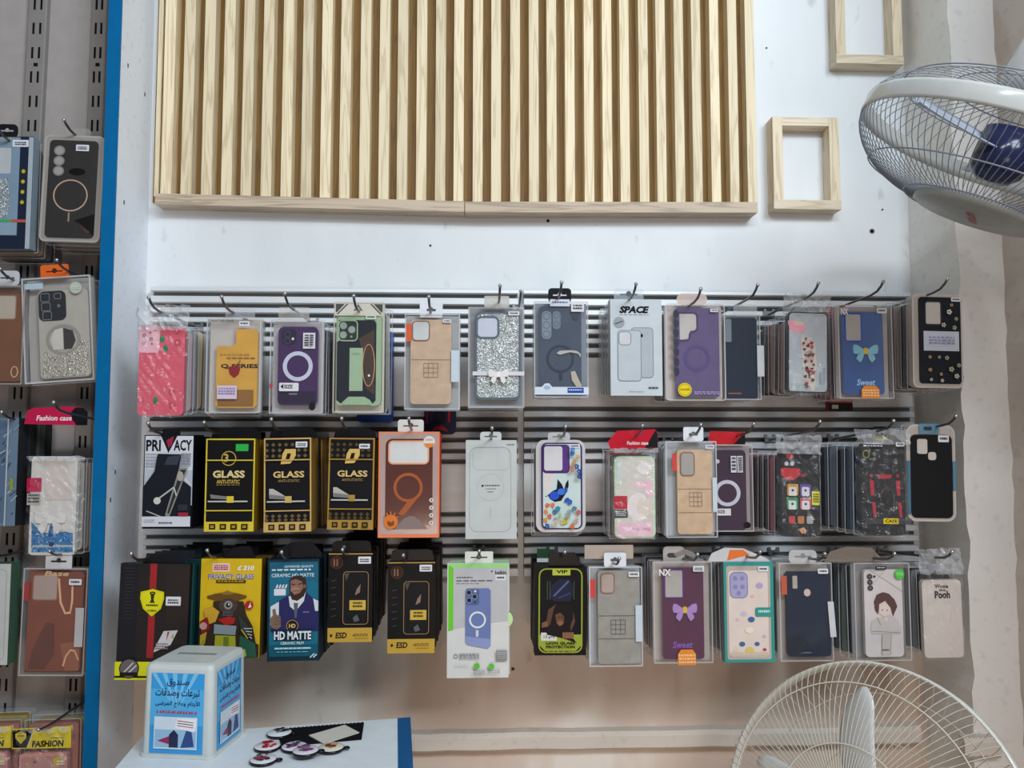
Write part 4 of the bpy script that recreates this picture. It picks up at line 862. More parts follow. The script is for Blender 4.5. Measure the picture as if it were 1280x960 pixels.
ph = 'butterfly case'
s = Item('phone_case_pack', 'white phone case with blue butterfly and painted flowers in rounded tray', 'phone case', G_, (100, 196, 404, 764), -.2, .02, group=CG)
s.p('clear_tray', d=0).rr(100, 196, 404, 764, 52, 'd2cfd0', .016, 'frost').rring(100, 196, 404, 764, 52, 18, 'dedbdc', .004, 'frost')
s.case(132, 214, 384, 746, 34, '33285a', 'plastic', .001, .005); s.on('print', .0014).rr(142, 222, 374, 738, 26, 'c6d6d4').poly([(150, 400), (215, 400), (190, 520), (150, 520)], 'd8d0cc')
s.on('camera_window', .002).rr(140, 226, 306, 402, 22, '47286a', .001, 'gloss').rr(150, 236, 262, 386, 14, 'd2cfd2').rr(262, 232, 300, 392, 8, '5a3a80')
s.on('butterfly', .0022).poly([(232, 438), (258, 470), (272, 505), (282, 465), (298, 440), (300, 480), (286, 520), (270, 545), (255, 570), (215, 578), (186, 560), (172, 536), (200, 512), (226, 500)], '1c1620').c(212, 540, 30, '2a54c8', 26).c(254, 516, 24, '3a78d8', 20).c(285, 505, 8, '2a5ac0', 16).line(172, 540, 156, 545, 3, '1c1620')
s.on('flowers', .0018); q = random.Random(8)
FL = [(168, 600, 'd8622e'), (200, 600, 'd87a50'), (160, 640, 'e08a30'), (155, 690, 'e0963a'), (182, 665, 'd86a4a'), (215, 640, '3a74a8'), (232, 620, '3a8aa0'), (288, 568, '2a50b0'), (305, 578, '3060b8'), (262, 700, 'd8c840'), (282, 694, 'd0c04a'), (320, 727, 'd86a30'), (355, 640, 'c85a5a'), (345, 690, 'd89090'), (165, 724, '2a4aa0'), (300, 640, '7aa0a0'), (330, 620, '4a8090'), (290, 665, '9aa08a'), (320, 280, '3a68a8'), (330, 345, 'd8843a'), (352, 300, 'd8a060'), (360, 390, '2a4a90'), (316, 380, 'd87a5a'), (345, 360, '3a5a98'), (362, 420, '2a4080'), (322, 258, '4a7ac0'), (240, 660, 'a8c0a0'), (215, 700, 'd8b0a0')]
for x, y, c_ in FL:
    for a in range(5): s.c(x+9*math.cos(a*1.257+x), y+10*math.sin(a*1.257+x), q.uniform(5, 9), c_, n=7)
    s.line(x, y, x+q.uniform(-10, 10), y+22, 2.5, '5a8a80')
s.lab(304, 222, 370, 246, d=.003); s.tab(174, 150, 312, 200, 'd2d4d2', 'frost', '7a7c7a', -.002, 20)
s.stack(2, ph, ['2a2c3a', '34363e'], .021, -.003, -.006); hook((707, 533), ph, .008)

def fashion_bag(lbl, ph, mp, head, box, cs_, paint, tip, n, red, seed, rise=.008, Y=-.2, words='Fashion case', wcol='e8d8d8', tx=None, blk=None):
    s = Item('phone_case_pack', lbl, 'phone case', mp, box, Y, .016, group=CG)
    paint(s)
    s.p('header_card', d=.005).poly(head, red, .0008, 'gloss')
    if blk: s.poly(blk, '17171c')
    s.tx(words, *tx, wcol, .03, .15)
    s.bag((1, 0, 1, 0), seed, 0); s.stack(n[0], ph, n[1], .020, 0, 0)
    if tip: hook(tip, ph, rise)
    return s
ph = 'pink case under a red header'
def paint8(s):
    s.case(584, 296, 836, 800, 34, 'd8e0d4', 'gloss', 0, .010, 'a8c8a0'); s.on('print', .0006).rr(594, 306, 822, 790, 28, 'd2ccc2').r(596, 706, 816, 790, 'e8c0cc').tx('Pink', 690, 736, 736, 756, 'b08a9a').tx('Milk', 760, 736, 806, 756, 'b08a9a').poly([(700, 455), (820, 450), (822, 540), (790, 560), (770, 500), (700, 485)], 'e8c0ca').c(770, 372, 46, 'e4dcd8', 40).c(730, 610, 68, 'e6dcd8', 88).c(760, 610, 40, 'dcd0c4', 60).poly([(600, 312), (640, 320), (620, 480), (600, 470)], 'c6d2cc')
    s.p('red_sticker', d=.0012).r(580, 542, 662, 622, 'b8152c', .0006).r(584, 626, 664, 676, '3a3a3c').micro(590, 634, 650, 668, 'b8b8b8', 3, 2)
fashion_bag('pink and cream phone case in a bag with red header card', ph, G_, [(544, 206), (600, 140), (838, 130), (852, 160), (850, 246), (800, 248), (720, 250), (560, 258)], (560, 250, 848, 806), None, paint8, (803, 532), (5, ['8a8a80', 'a8303a', 'b8b0a8']), 'c01c30', 21, tx=(660, 204, 792, 226), blk=[(838, 134), (850, 160), (850, 244), (770, 246)])

leather_case('tan leather phone case with orange tag and embossed grid, middle row', 'middle tan leather case', G_, (904, 204, 1218, 798), (976, 256, 1192, 778), (994, 272, 1084, 420), (946, 280, 974, 388), (1190, 430, 1216, 640), (500, 645), (1050, 522, 1126, 606), 'd0b08e', 'a8a29c', 5, (876, 531), (1016, 116, 1140, 204), lambda s: s.lab(1150, 228, 1204, 250), 'd8423a', .008)
ph = 'purple ring case half hidden by tan leather'
s = Item('phone_case_pack', 'dark purple phone case with white ring, half hidden by the middle tan case', 'phone case', H_, (50, 172, 236, 582), -.18, .016, group=CG)
s.clear('d0c8c6', 1.3, back='a89c9c'); s.case(62, 198, 206, 576, 20, '3c2038', 'amber', -.004); s.on('magnet_ring', -.0034).ring(116, 402, 62, 17, 'cac6d2', th=.001)
s.on('camera_plate', -.0034).c(72, 252, 10, 'c8c4cc'); s.p('white_sticker', d=.0004).r(132, 226, 158, 304, 'd4d0d4', .0006).r(162, 226, 188, 304, 'd4d0d4', .0006).micro(136, 232, 154, 298, '3a343a', 4, 3).micro(166, 232, 184, 298, '3a343a', 6, 5)
s.p('size_sticker', d=.0004).r(64, 474, 128, 506, 'd6d2d4', .0007).tx('SIZE', 66, 480, 100, 496, '1c1a1e', .03); s.p('dot', d=.0002).c(205, 552, 15, '22181e')
s.p('header_card', d=-.005).poly([(30, 172), (40, 108), (200, 112), (206, 172)], 'c0242c', .0008, 'gloss').poly([(150, 172), (206, 112), (206, 172)], '1c181a')
s.stack(5, ph, ['3a2434', '8a8080', '2a2428'], .020, .001, 0); hook((942, 530), ph, .008)

ph = 'black sticker-print case'
s = Item('phone_case_pack', 'black phone case with a red patch and small coloured prints in a bag', 'phone case', H_, (352, 200, 545, 606), -.2, .014, 1, CG)
s.case(354, 200, 544, 606, 26, '1c1c1e', 'gloss', 0, .010)
s.on('print', .0006).c(390, 263, 10, 'c0c0c4').c(416, 263, 10, 'c0c0c4').poly([(362, 284), (450, 284), (452, 318), (424, 340), (392, 340), (364, 318)], 'b82830').r(456, 310, 480, 324, '9a2a30').poly([(388, 216), (424, 220), (422, 238), (390, 238)], 'b02832')
for x, y, c1_, c2_ in ((418, 386, 'd8d4d0', 'c88a3a'), (478, 386, 'd4d2d8', '5a4a90'), (416, 450, 'd0d6d0', '3a8a60'), (478, 450, 'd8d2d2', 'b85a6a')): s.rr(x-26, y-28, x+26, y+28, 8, c2_).rr(x-18, y-14, x+18, y+28, 6, c1_).c(x, y+2, 6, '3a3a3e')
for k in range(3): s.rr(398+42*k, 508, 428+42*k, 544, 6, ('b84a4a', 'b8784a', 'a8a4a0')[k])
s.poly([(442, 570), (470, 560), (480, 580), (460, 592)], 'c88a54')
s.p('yellow_sticker', d=.0008).r(508, 392, 545, 456, 'd6cc20', .0006).r(508, 458, 545, 478, '3a3a40').micro(514, 402, 540, 446, '6a6a1a', 4, 3)
s.p('printed_text', d=.004).tx('Fashion case', 362, 144, 510, 160, '1a1a1c', .03)
s.bag((2, 3, 2, 1), 31, 16); s.stack(6, ph, ['3a3234', 'a86a70', '2c2c30', '5a4c4e'], .020, -.003, 0); hook((1025, 527), ph, .008)

ph = 'black armour case with red ribs'
s = Item('phone_case_pack', 'black armour phone case with red ribs and ring stand in torn bag', 'phone case', H_, (742, 162, 950, 600), -.2, .014, .8, CG)
s.case(744, 164, 950, 600, 26, '1d1d1f', 'plastic', 0, .011); s.on('red_ribs', .0006).poly([(818, 314), (890, 314), (882, 332), (828, 334)], 'b02c38', .0008)
for x in (786, 908): s.rr(x, 312, x+14, 326, 4, 'a82a36', .0008).poly([(x-3, 342), (x+17, 342), (x+19, 412), (x+3, 414)], 'b02c38', .0008).poly([(x+6, 444), (x+22, 444), (x+26, 516), (x+14, 518)], 'b02c38', .0008)
s.on('ring_stand', .001).rring(832, 380, 896, 486, 28, 4, '7a6c60', .002, 'metal').rr(842, 390, 886, 474, 20, '141416')
s.on('camera_plate', .0008).rr(752, 196, 824, 290, 12, '141416', .001).c(806, 216, 9, '6a6a6c').c(806, 240, 9, '5a5a5c').ring(768, 218, 17, 5, '8a8430', 20).micro(756, 262, 790, 285, '4a4a4c', 3, 2)
s.p('yellow_band', d=.006).r(750, 518, 972, 546, '55565a', kind='frost').r(838, 518, 908, 544, 'd6bc28').tx('CASE', 846, 523, 902, 539, '3a3210', .03)
s.tab(798, 86, 878, 152, '17171a', 'plastic', None, .001, 14); s.p('hanger_label', d=.0026).r(802, 134, 872, 150, 'a8a22a').rr(812, 100, 862, 118, 6, '8a8a8c'); s.lab(902, 160, 942, 180, d=.006); s.p('header_print', d=.004).micro(752, 164, 840, 186, 'd0d4e0', 2, 3)
s.bag((6, 4, 6, 2), 41, 12)
s.stack(8, ph, ['24344c', '3a4a5c', '1c2430', '5a6670', '28303c', '44546a'], .0205, -.0065, 0); hook((1117, 526), ph, .008)

ph = 'plain black case with blue hanger'
def deco_b(s):
    s.on('small_window', .0014).rr(1058, 208, 1096, 246, 12, 'c2b6b0'); s.lab(1106, 128, 1156, 160, d=.002)
    s.p('blue_hanger', d=.003).r(1016, 74, 1110, 122, '6a9ab4', .0008, 'frost').rr(1036, 88, 1076, 106, 8, '3a3a40')
    s.p('blue_strap', d=.0026).r(958, 250, 972, 500, '4a6e86', .0006).r(1172, 250, 1186, 386, '5a8098', .0006)
tray_case('plain black phone case in rounded tray with a pale blue hanger', ph, H_, (958, 78, 1188, 534), (976, 126, 1172, 518), lambda s: s.cam(1004, 144, 1058, 220, 12, 'c4b8b0', '2a2a2c', 3, .0014), '1e1e1f', 4, (1195, 520), deco_b, 42, .012, 1)

# ---- lower row
SG = 'boxed screen protectors'
ph = 'large brown box with yellow shield'
s = Item('screen_protector_box', 'large dark brown box with red stripe and yellow cobra shield', 'screen protector', J_, (20, 214, 440, 908), -.225, .012, 1.0, SG)
s.solid('2c2826', '1c1a1a'); s.r(24, 218, 130, 800, '24242a').r(200, 214, 240, 780, 'a02c30').r(300, 230, 436, 700, '322a28')
for k in range(16): s.r(50, 240+k*20, 110, 245+k*20, '38363a')
s.poly([(222, 366), (290, 384), (292, 425), (276, 485), (222, 532), (168, 485), (148, 425), (150, 384)], 'd6cf1c').poly([(222, 376), (280, 392), (282, 424), (268, 478), (222, 519), (176, 478), (160, 424), (160, 392)], 'e2da22')
s.ring(222, 392, 18, 8, '2a2a18', 10).poly([(210, 398), (234, 398), (230, 430), (238, 450), (206, 450), (214, 430)], '3a3a1c').micro(186, 458, 258, 476, '3a3a1c', 1, 3).tx('COBRA', 192, 490, 252, 502, '3a3a1c', .02)
s.poly([(300, 618), (385, 612), (345, 700), (245, 745), (250, 720)], 'd0ccd0').poly([(322, 622), (336, 620), (318, 680)], 'b83a44').poly([(345, 655), (360, 630), (362, 665)], 'c8a83a').micro(255, 690, 330, 730, '8a7a80', 3, 3)
s.r(20, 800, 440, 908, 'd8d824').r(20, 884, 440, 896, '24240c').c(106, 840, 60, '1e1c1c').c(106, 840, 54, '6a6464').line(70, 870, 130, 805, 8, 'c8c4c4').line(90, 880, 150, 820, 8, 'c8c4c4').r(52, 862, 160, 884, '24201e')
s.lab(302, 412, 392, 466); s.p('hang_tab', d=-.006).poly([(140, 214), (200, 160), (330, 150), (400, 214)], '191a1e', .001)
s.stack(7, ph, ['1d4a4c', '14383c', '24585a', '102a30', '1c4246'], .0245, .0045, 0, 'box', t=.014, tabcol='2a2c30', lab='teal-edged thin box hung behind the '+ph); hook((164, 692), ph, .006, -.29)

ph = 'yellow box with straw-hat warrior'
s = Item('screen_protector_box', 'yellow privacy glass box with a straw-hatted warrior', 'screen protector', J_, (518, 184, 882, 780), -.21, .02, .5, SG)
s.solid('d2b020', '6a5420'); s.rr(586, 212, 690, 262, 6, 'e6c4c0').micro(596, 222, 680, 254, 'b04048', 3, 3).tx('£ 210', 736, 224, 838, 254, 'e8e8e4', .04, .2).tx('PRIVACY GLASS', 564, 276, 838, 306, 'd8d8e8', .055).tx('PRIVACY GLASS', 564, 276, 838, 306, '4a4a8e', .01).r(612, 312, 790, 330, '4a3a14').micro(622, 316, 780, 326, 'b89a3a', 1, 4)
s.poly([(600, 440), (780, 440), (800, 520), (840, 590), (862, 690), (880, 700), (880, 775), (600, 775), (520, 720), (520, 600), (560, 560), (600, 500)], '3a2c24')
s.poly([(560, 408), (610, 394), (660, 386), (682, 376), (706, 386), (752, 394), (800, 406), (796, 420), (740, 438), (620, 436), (566, 422)], '6a4a22').poly([(640, 392), (682, 376), (724, 392), (700, 400), (660, 400)], '8a6a34')
s.c(690, 465, 56, '4a3c36', 44).c(690, 462, 26, '8a8480').c(690, 462, 14, '2a2a30').c(694, 458, 5, 'e0e0e0').micro(660, 500, 720, 530, '5a6068', 3, 3)
s.poly([(630, 548), (700, 528), (738, 540), (728, 572), (680, 582)], 'b02a26').poly([(612, 575), (745, 585), (740, 640), (610, 632)], '8a9498').poly([(620, 640), (740, 645), (748, 770), (615, 770)], 'a8a42a').poly([(670, 650), (700, 650), (705, 770), (668, 770)], '6a7a2a')
s.poly([(545, 490), (600, 470), (640, 500), (620, 560), (570, 580)], 'c89a34').poly([(524, 560), (570, 530), (590, 600), (540, 640)], '8a2224').c(548, 585, 22, 'c0988a').poly([(530, 640), (570, 620), (560, 690), (530, 700)], 'b8962a').poly([(528, 700), (556, 660), (552, 740), (522, 760)], '9a8a24')
s.poly([(755, 520), (812, 580), (830, 660), (770, 600)], '34403a').line(760, 610, 850, 740, 16, '2a2a20').line(775, 605, 815, 660, 7, 'c8a830').poly([(770, 640), (860, 690), (870, 770), (760, 770)], '2c5a46').poly([(760, 740), (800, 720), (810, 760), (790, 780)], 'a8b040')
for k in range(4): s.line(790+k*12, 600+k*16, 840, 600+k*20, 6, 'b8bab8')
s.c(818, 460, 26, 'a8282c').poly([(812, 478), (828, 440), (826, 460), (834, 470)], 'e8e4e0')
s.p('hang_tab', d=-.008).poly([(630, 190), (700, 120), (800, 110), (840, 190)], '17171a', .001, 'plastic')
s.stack(5, ph, ['2a2418', '5a4a20', '1c1a18'], .026, .002, 0, 'box', t=.02, tabcol='17171a'); hook((259, 688), ph, .006)

ph = 'blue box with suited gorilla'
s = Item('screen_protector_box', 'teal blue matte film box with a gorilla in waistcoat giving thumbs up', 'screen protector', J_, (930, 188, 1240, 798), -.21, .022, -.6, SG)
s.solid('14303c', '0e1c28'); s.r(942, 204, 1234, 720, '1d6a84').poly([(942, 204), (1234, 204), (1234, 330), (942, 280)], '22607a').r(942, 700, 1234, 770, '14586a')
s.tx('ADVANCED QUALITY', 1030, 224, 1206, 240, 'c8dce4', .02).micro(956, 246, 1190, 260, 'd8e4e8', 1, 3).tx('CERAMIC HD MATTE', 954, 272, 1210, 294, 'b8d0d8', .03)
s.rr(970, 364, 1040, 404, 4, 'd4d8e0')
for k in range(4): s.poly([(978+18*k, 360), (988+18*k, 338), (996+18*k, 338), (990+18*k, 360)], 'd4d8e0')
s.poly([(950, 470), (1010, 430), (1060, 400), (1166, 390), (1200, 420), (1236, 480), (1236, 620), (950, 620)], '2b2a5c').poly([(950, 470), (1000, 440), (1000, 560), (950, 580)], 'd0d4da').poly([(1205, 425), (1236, 440), (1236, 500), (1218, 500)], 'd0d4da')
s.poly([(1058, 410), (1160, 390), (1150, 440), (1100, 500), (1066, 470)], 'd2d4d8').poly([(1088, 450), (1116, 450), (1106, 540), (1096, 540)], '5a5c64')
s.poly([(1062, 310), (1090, 288), (1136, 286), (1160, 306), (1168, 360), (1150, 410), (1110, 438), (1078, 430), (1064, 390)], '3a2a24').poly([(1070, 316), (1100, 306), (1136, 320), (1148, 356), (1126, 390), (1092, 402), (1070, 372)], '8a6458').c(1098, 372, 28, 'a07868', 18).line(1076, 336, 1096, 340, 6, '2a1c18').line(1116, 338, 1138, 334, 6, '2a1c18').line(1078, 378, 1122, 376, 4, '4a2a24').c(1156, 350, 8, '7a5648', 12)
s.poly([(962, 486), (980, 482), (986, 516), (1012, 530), (1014, 590), (990, 606), (956, 596), (948, 540), (966, 522)], '7c6454')
for k in range(3): s.line(978, 540+k*18, 1012, 536+k*18, 3, '4a3830')
s.c(1082, 586, 36, '1c1a24').ring(1082, 586, 36, 4, 'a8843a').tx('HD', 1062, 574, 1102, 598, 'd8b868', .03)
s.poly([(960, 610), (1204, 604), (1196, 640), (1200, 672), (970, 672), (984, 645)], '12283a').tx('HD MATTE', 974, 618, 1196, 668, 'e0e4e6', .035).tx('CERAMIC FILM', 1012, 680, 1150, 697, 'c8d8dc', .03).r(976, 714, 1196, 726, '7ab0c0').micro(980, 716, 1190, 724, 'dce8ec', 1, 4).micro(990, 738, 1180, 744, '9ac0cc', 1, 4).line(1190, 776, 1216, 752, 7, 'd0d8dc').line(1210, 776, 1230, 756, 7, 'd0d8dc')
s.p('white_sticker', d=.0006).r(1116, 480, 1186, 522, 'd6d6e2', .0007).micro(1124, 490, 1180, 514, '7a78a0', 2, 3)
s.p('hang_tab', d=-.01).poly([(970, 192), (990, 130), (1060, 90), (1190, 92), (1245, 150), (1245, 192)], '15161a', .001, 'plastic')
s.stack(4, ph, ['0e1a24', '122430', '1a1c20'], .028, .001, 0, 'box', t=.024, tabcol='15161a'); hook((352, 690), ph, .006)

def esd(lbl, ph, box, dx, dy, tip, lift, lb):
    s = Item('screen_protector_box', lbl, 'screen protector', K_, box, -.19, .022, 0, SG); x0, y0, x1, y1 = box; X = lambda v: v+dx; Y = lambda v: v+dy
    s.solid('131315', '0e0e10'); s.r(x0, y0, x1, y0+7, 'b08c4c').r(x0, y1-84, x1, y1, 'c8a040').tx('ESD', X(498), Y(676), X(566), Y(712), '2a2010', .04, .15).tx('ANTI-STATIC', X(600), Y(684), X(692), Y(702), '3a2c14', .02).micro(X(612), Y(710), X(690), Y(718), '8a6c2c', 1, 3).poly([(X(464), Y(690)), (X(476), Y(684)), (X(482), Y(696)), (X(472), Y(706))], '3a2c14')
    s.c(X(500), Y(262), 38, '3a241c').ring(X(500), Y(262), 38, 3, '5a3a2c').r(X(482), Y(242), X(490), Y(284), '8a6a50').r(X(500), Y(242), X(508), Y(284), '8a6a50')
    for k in range(6): s.line(X(472), Y(372+k*42), X(500), Y(366+k*42), 4, '4a4a4c')
    s.rring(X(540), Y(315), X(692), Y(630), 22, 4, '9a7a50').rr(X(546), Y(320), X(680), Y(626), 20, '17181a').poly([(X(622), Y(420)), (X(645), Y(390)), (X(640), Y(440)), (X(612), Y(456))], '8a7468').poly([(X(548), Y(330)), (X(578), Y(322)), (X(560), Y(370))], '4a4c50').poly([(X(600), Y(590)), (X(625), Y(570)), (X(640), Y(605)), (X(610), Y(615))], '5a5c60')
    s.r(X(580), Y(486), X(676), Y(544), 'd0ae4a').micro(X(600), Y(496), X(656), Y(534), '4a3c14', 2, 3)
    s.lab(*lb); s.p('hang_tab', d=-.008).poly([(x0+10, y0+2), (x0+20, y0-62), (x0+40, y0-72), (x1-40, y0-72), (x1-18, y0-62), (x1-8, y0+2)], '141416', .001, 'plastic').c(X(538), Y(172), 9, '6a6a6c')
    s.stack(5, ph, ['18161a', '2a2418', '121214'], .024, .0016, .004, 'box', t=.022, tabcol='141416'); hook(tip, ph, .004, -.245); return s
esd('black and gold box hanging higher, next to the gorilla box', 'higher black and gold box', (92, 150, 354, 676), -360, -58, (428, 687), 0, (268, 170, 344, 212))
esd('black and gold box hanging lower, next to the white and green box', 'lower black and gold box', (446, 202, 726, 742), 0, 0, (504, 694), 0, (634, 218, 708, 258))
s = Item('plastic_bag', 'crumpled clear plastic bag hanging beside the gorilla box', 'bag', PX, (399, 722, 412, 812), -.14, .01); s.p('film', d=0); s.end(); s.bag((0, 0, 0, 0), 77, 0); s.end()

ph = 'white and green box with lilac phone'
s = Item('phone_case_box', 'tall white and green cardboard box showing a lilac phone', 'phone case', K_, (800, 208, 1164, 888), -.205, .02, group=CG)
s.solid('d6d6d4', 'c8ccc4'); s.poly([(808, 212), (1160, 212), (1160, 556), (1060, 566), (808, 606)], 'bcbcbe').r(806, 210, 1162, 236, '9ad886').poly([(806, 218), (836, 236), (836, 606), (806, 612)], '6cc832')
s.tx('belkin', 1084, 254, 1152, 276, '2a2c30', .03).c(1064, 258, 6, '5a5c60').micro(854, 290, 950, 300, '4a4c50', 1, 3).micro(854, 310, 1068, 318, '4a4c50', 1, 5).micro(854, 326, 990, 332, '8a8c90', 1, 6)
s.poly([(918, 358), (1046, 358), (1058, 372), (1058, 700), (1040, 716), (920, 692), (908, 678), (908, 372)], '6c7cae').poly([(908, 640), (1058, 660), (1058, 700), (1040, 716), (920, 692), (908, 678)], '8a98c4').rr(908, 360, 990, 458, 16, '55648e')
for x, y in ((928, 382), (930, 428), (962, 406)): s.c(x, y, 17, '1c2036').ring(x, y, 17, 4, '8a98b8')
s.c(966, 374, 7, 'dcdce0').c(964, 440, 6, '2a3048').ring(980, 544, 50, 11, 'dfe2ea').rr(970, 604, 986, 644, 5, 'cfd4e2')
s.ring(852, 758, 13, 3, '3a3c40').micro(874, 742, 990, 776, '8a8c90', 4, 3).micro(844, 810, 930, 816, 'b8babc', 1, 3).r(1090, 724, 1154, 784, '8a8c8e').micro(1096, 732, 1150, 776, 'b4b6b8', 4, 4).c(976, 812, 18, '5cc03e').c(1062, 816, 18, '5cc03e').micro(958, 838, 1024, 868, '9a9c9e', 3, 5).micro(1040, 838, 1112, 856, '9a9c9e', 2, 6)
s.lab(1086, 280, 1148, 312); s.tab(904, 140, 1072, 208, 'd4d8d0', 'plastic', '3a3c3a', -.003, 8)
s.stack(2, ph, ['c8ccc6', 'b4d8a0'], .022, .0025, 0, 'box', t=.02, lab='white and green box behind the lilac phone box'); hook((599, 689), ph, .006)
s = Item('box_clip', 'green round clip on the edge of the white and green box', 'clip', PX, (630, 764, 640, 784), -.19, .01)
s.p('clip_disc', d=0).c(633, 774, 8, '8ace78', 10, .008, 'gloss'); s.end()

ph = 'black box with lime frame'
s = Item('screen_protector_box', 'black screen protector box with lime frame and crouching gorilla', 'screen protector', L_, (88, 236, 396, 764), -.2, .03, .5, SG)
s.solid('111114', '0a0a0c'); s.rr(110, 242, 374, 750, 44, '9aa436').rr(118, 250, 366, 742, 38, '0f1014').poly([(118, 640), (366, 640), (366, 705), (330, 742), (154, 742), (118, 705)], '9aa43c').r(192, 244, 300, 284, 'b6be48').tx('VIP', 214, 252, 284, 272, '1a1c10', .04)
s.poly([(190, 340), (240, 306), (300, 310), (320, 380), (300, 440), (200, 440), (170, 400)], '20263c').line(200, 410, 290, 318, 10, '5a6288').line(230, 420, 300, 390, 8, '3a4468')
for x in (162, 178, 322): s.line(x, 320, x, 430, 3, '4a6a4a')
s.poly([(150, 560), (165, 490), (210, 455), (280, 452), (320, 480), (330, 560), (300, 640), (340, 690), (250, 660), (160, 640)], '181416').poly([(155, 580), (168, 490), (215, 458), (200, 490), (180, 580)], '5a4034').poly([(318, 500), (330, 560), (306, 620), (300, 590), (318, 540)], '5a4034').poly([(210, 520), (240, 508), (262, 530), (262, 570), (238, 592), (218, 570)], '6a4636').c(240, 570, 18, '8a5e4a', 14).c(232, 535, 4, '1a1210').c(250, 535, 4, '1a1210').poly([(130, 570), (160, 556), (170, 590), (130, 598)], '7a5846')
for k in range(4): s.rr(254+k*17, 624, 270+k*17, 664, 7, '8a6048')
s.tx('LION GLASS', 156, 682, 328, 698, '20240e', .03).tx('PROTECTION', 156, 704, 328, 720, '20240e', .03).micro(150, 736, 330, 742, '3a4018', 1, 3)
s.p('size_sticker', d=.0006).r(126, 628, 220, 676, 'd6d4d0', .0007).tx('13 pro', 142, 644, 208, 666, '20202a', .02)
s.p('hang_tab', d=-.01).poly([(170, 236), (176, 150), (330, 150), (380, 236)], '121316', .001, 'plastic'); s.p('green_card', d=-.013).r(102, 130, 180, 190, '0f3a26', .001).r(102, 188, 180, 212, 'a8aeb0', .001)
s.stack(4, ph, ['101012', '18181c'], .033, .0006, 0, 'box', t=.03); hook((706, 690), ph, .004, -.25)

leather_case('grey leather phone case with red tag and embossed grid, lower row', 'grey leather case', L_, (418, 232, 738, 832), (472, 258, 718, 818), (488, 272, 574, 396), (422, 308, 456, 420), (696, 466, 738, 684), (530, 668), (550, 556, 636, 640), '9a978e', 'b8a49a', 5, (774, 698), (510, 148, 644, 234), lambda s: (s.lab(656, 264, 720, 294), s.p('header_card', d=-.012).r(398, 106, 694, 190, 'b4a498', .001)), 'd8423a', .004)
ph = 'purple case with lilac bow'
bow_case('purple phone case with a lilac bow and orange sticker', ph, L_, (808, 202, 1160, 812), (864, 240, 1112, 790), (876, 252, 990, 424), (996, 494), 1.55, '5e2c48', '8a5ab0', '5a3a98', 'b08ac8', None, (920, 684, 1042, 726), (948, 730, 1056, 822), (1046, 228, 1112, 262), (842, 246, 912, 286), (5, ['6a3a50', '2c2428', '8a8080']), (872, 693), .004)
s = Item('hanger_strap', 'grey plastic hanger strap above the purple bow case', 'hanger', PX, (829, 684, 872, 702), -.17, .004); s.p('strap_body', d=0).rr(829, 683, 856, 704, 5, 'b4aea8', .002, 'plastic').rr(834, 691, 848, 697, 3, '4a4644').poly([(842, 692), (856, 686), (866, 690), (872, 695), (868, 698), (856, 693), (846, 697)], '8a8480', .003, 'plastic'); s.end()

ph = 'cream printed case in teal box'
s = Item('phone_case_pack', 'cream phone case with lilac camera plate in a teal-framed box', 'phone case', M_, (100, 160, 334, 632), -.2, .02, group=CG)
s.solid('3a948c', '8a9296'); s.p('window', d=.0004).rr(112, 178, 318, 618, 10, 'bcae a4'.replace(' ', ''), kind='gloss'); s.case(120, 200, 306, 606, 16, 'e0d0c6', 'gloss', .0012, .0012)
s.on('camera_plate', .0018).rr(126, 206, 212, 330, 26, 'a8a4c8', .0015, 'gloss').rring(126, 206, 212, 330, 26, 5, '8a86b0')
for x, y in ((152, 236), (186, 236), (152, 276), (186, 276), (168, 306)): s.c(x, y, 11, '8c88b2')
s.on('print', .0016)
for x, y, r_, c_ in ((266, 272, 18, 'b4a4c4'), (190, 404, 16, 'c8bcc8'), (232, 322, 10, 'e0b0a8'), (285, 572, 9, 'c04048'), (150, 570, 12, 'd8c8b8'), (284, 510, 8, 'b8b0c0'), (160, 430, 8, 'd0b8c0'), (180, 545, 14, '4a6890'), (250, 545, 12, '4a6890'), (215, 575, 20, 'd8c070'), (225, 430, 16, '4a689a'), (215, 480, 20, 'e8dcc8')): s.c(x, y, r_, c_, r_*.8)
s.r(126, 584, 300, 600, 'ccbca8'); s.p('teal_label', d=.003).rr(244, 374, 320, 416, 8, '3a948c', .0006).micro(258, 386, 312, 404, 'c8e0dc', 1, 3); s.lab(260, 180, 308, 204, d=.003)
s.p('hang_tab', d=-.006).poly([(30, 160), (50, 120), (110, 94), (200, 98), (300, 140), (330, 160)], 'cac8c8', .001, 'plastic').poly([(122, 156), (135, 104), (200, 104), (230, 130), (180, 140)], 'e0763c')
s.stack(5, ph, ['8a9a9c', '6a3034', '7a8a8c', 'b0b0ae'], .021, -.002, 0); hook((950, 690), ph, .004)

ph = 'navy case in the lower row'
s = Item('phone_case_pack', 'plain dark navy phone case with orange tag, lower row', 'phone case', M_, (362, 164, 612, 628), -.2, .018, group=CG)
s.clear('ccc6c2', 1.4, back='a89e98'); s.case(402, 208, 606, 608, 14, '20273a', 'plastic', -.004); s.cam(424, 222, 454, 290, 8, 'b8aaa0', '3a3e4a', 4); s.on('small_window', -.0024).c(496, 306, 16, 'd0bcb0', 18)
s.on('print', -.0032).r(412, 586, 510, 592, '6a7080').poly([(402, 520), (470, 500), (520, 580), (402, 600)], '181e2c')
s.p('brand_tag', d=-.0015).r(374, 226, 400, 314, 'c85a3a', .0008); s.p('white_label', d=.0005).poly([(588, 348), (616, 348), (626, 514), (598, 516)], 'cacace', .0006); s.lab(546, 192, 594, 216); s.tab(414, 104, 546, 164, 'd4d2d0', 'frost', '8a8684', -.003, 22)
s.stack(5, ph, ['24283a', '8a8480', 'b8b0aa'], .020, -.001, 0); hook((1031, 692), ph, .004)

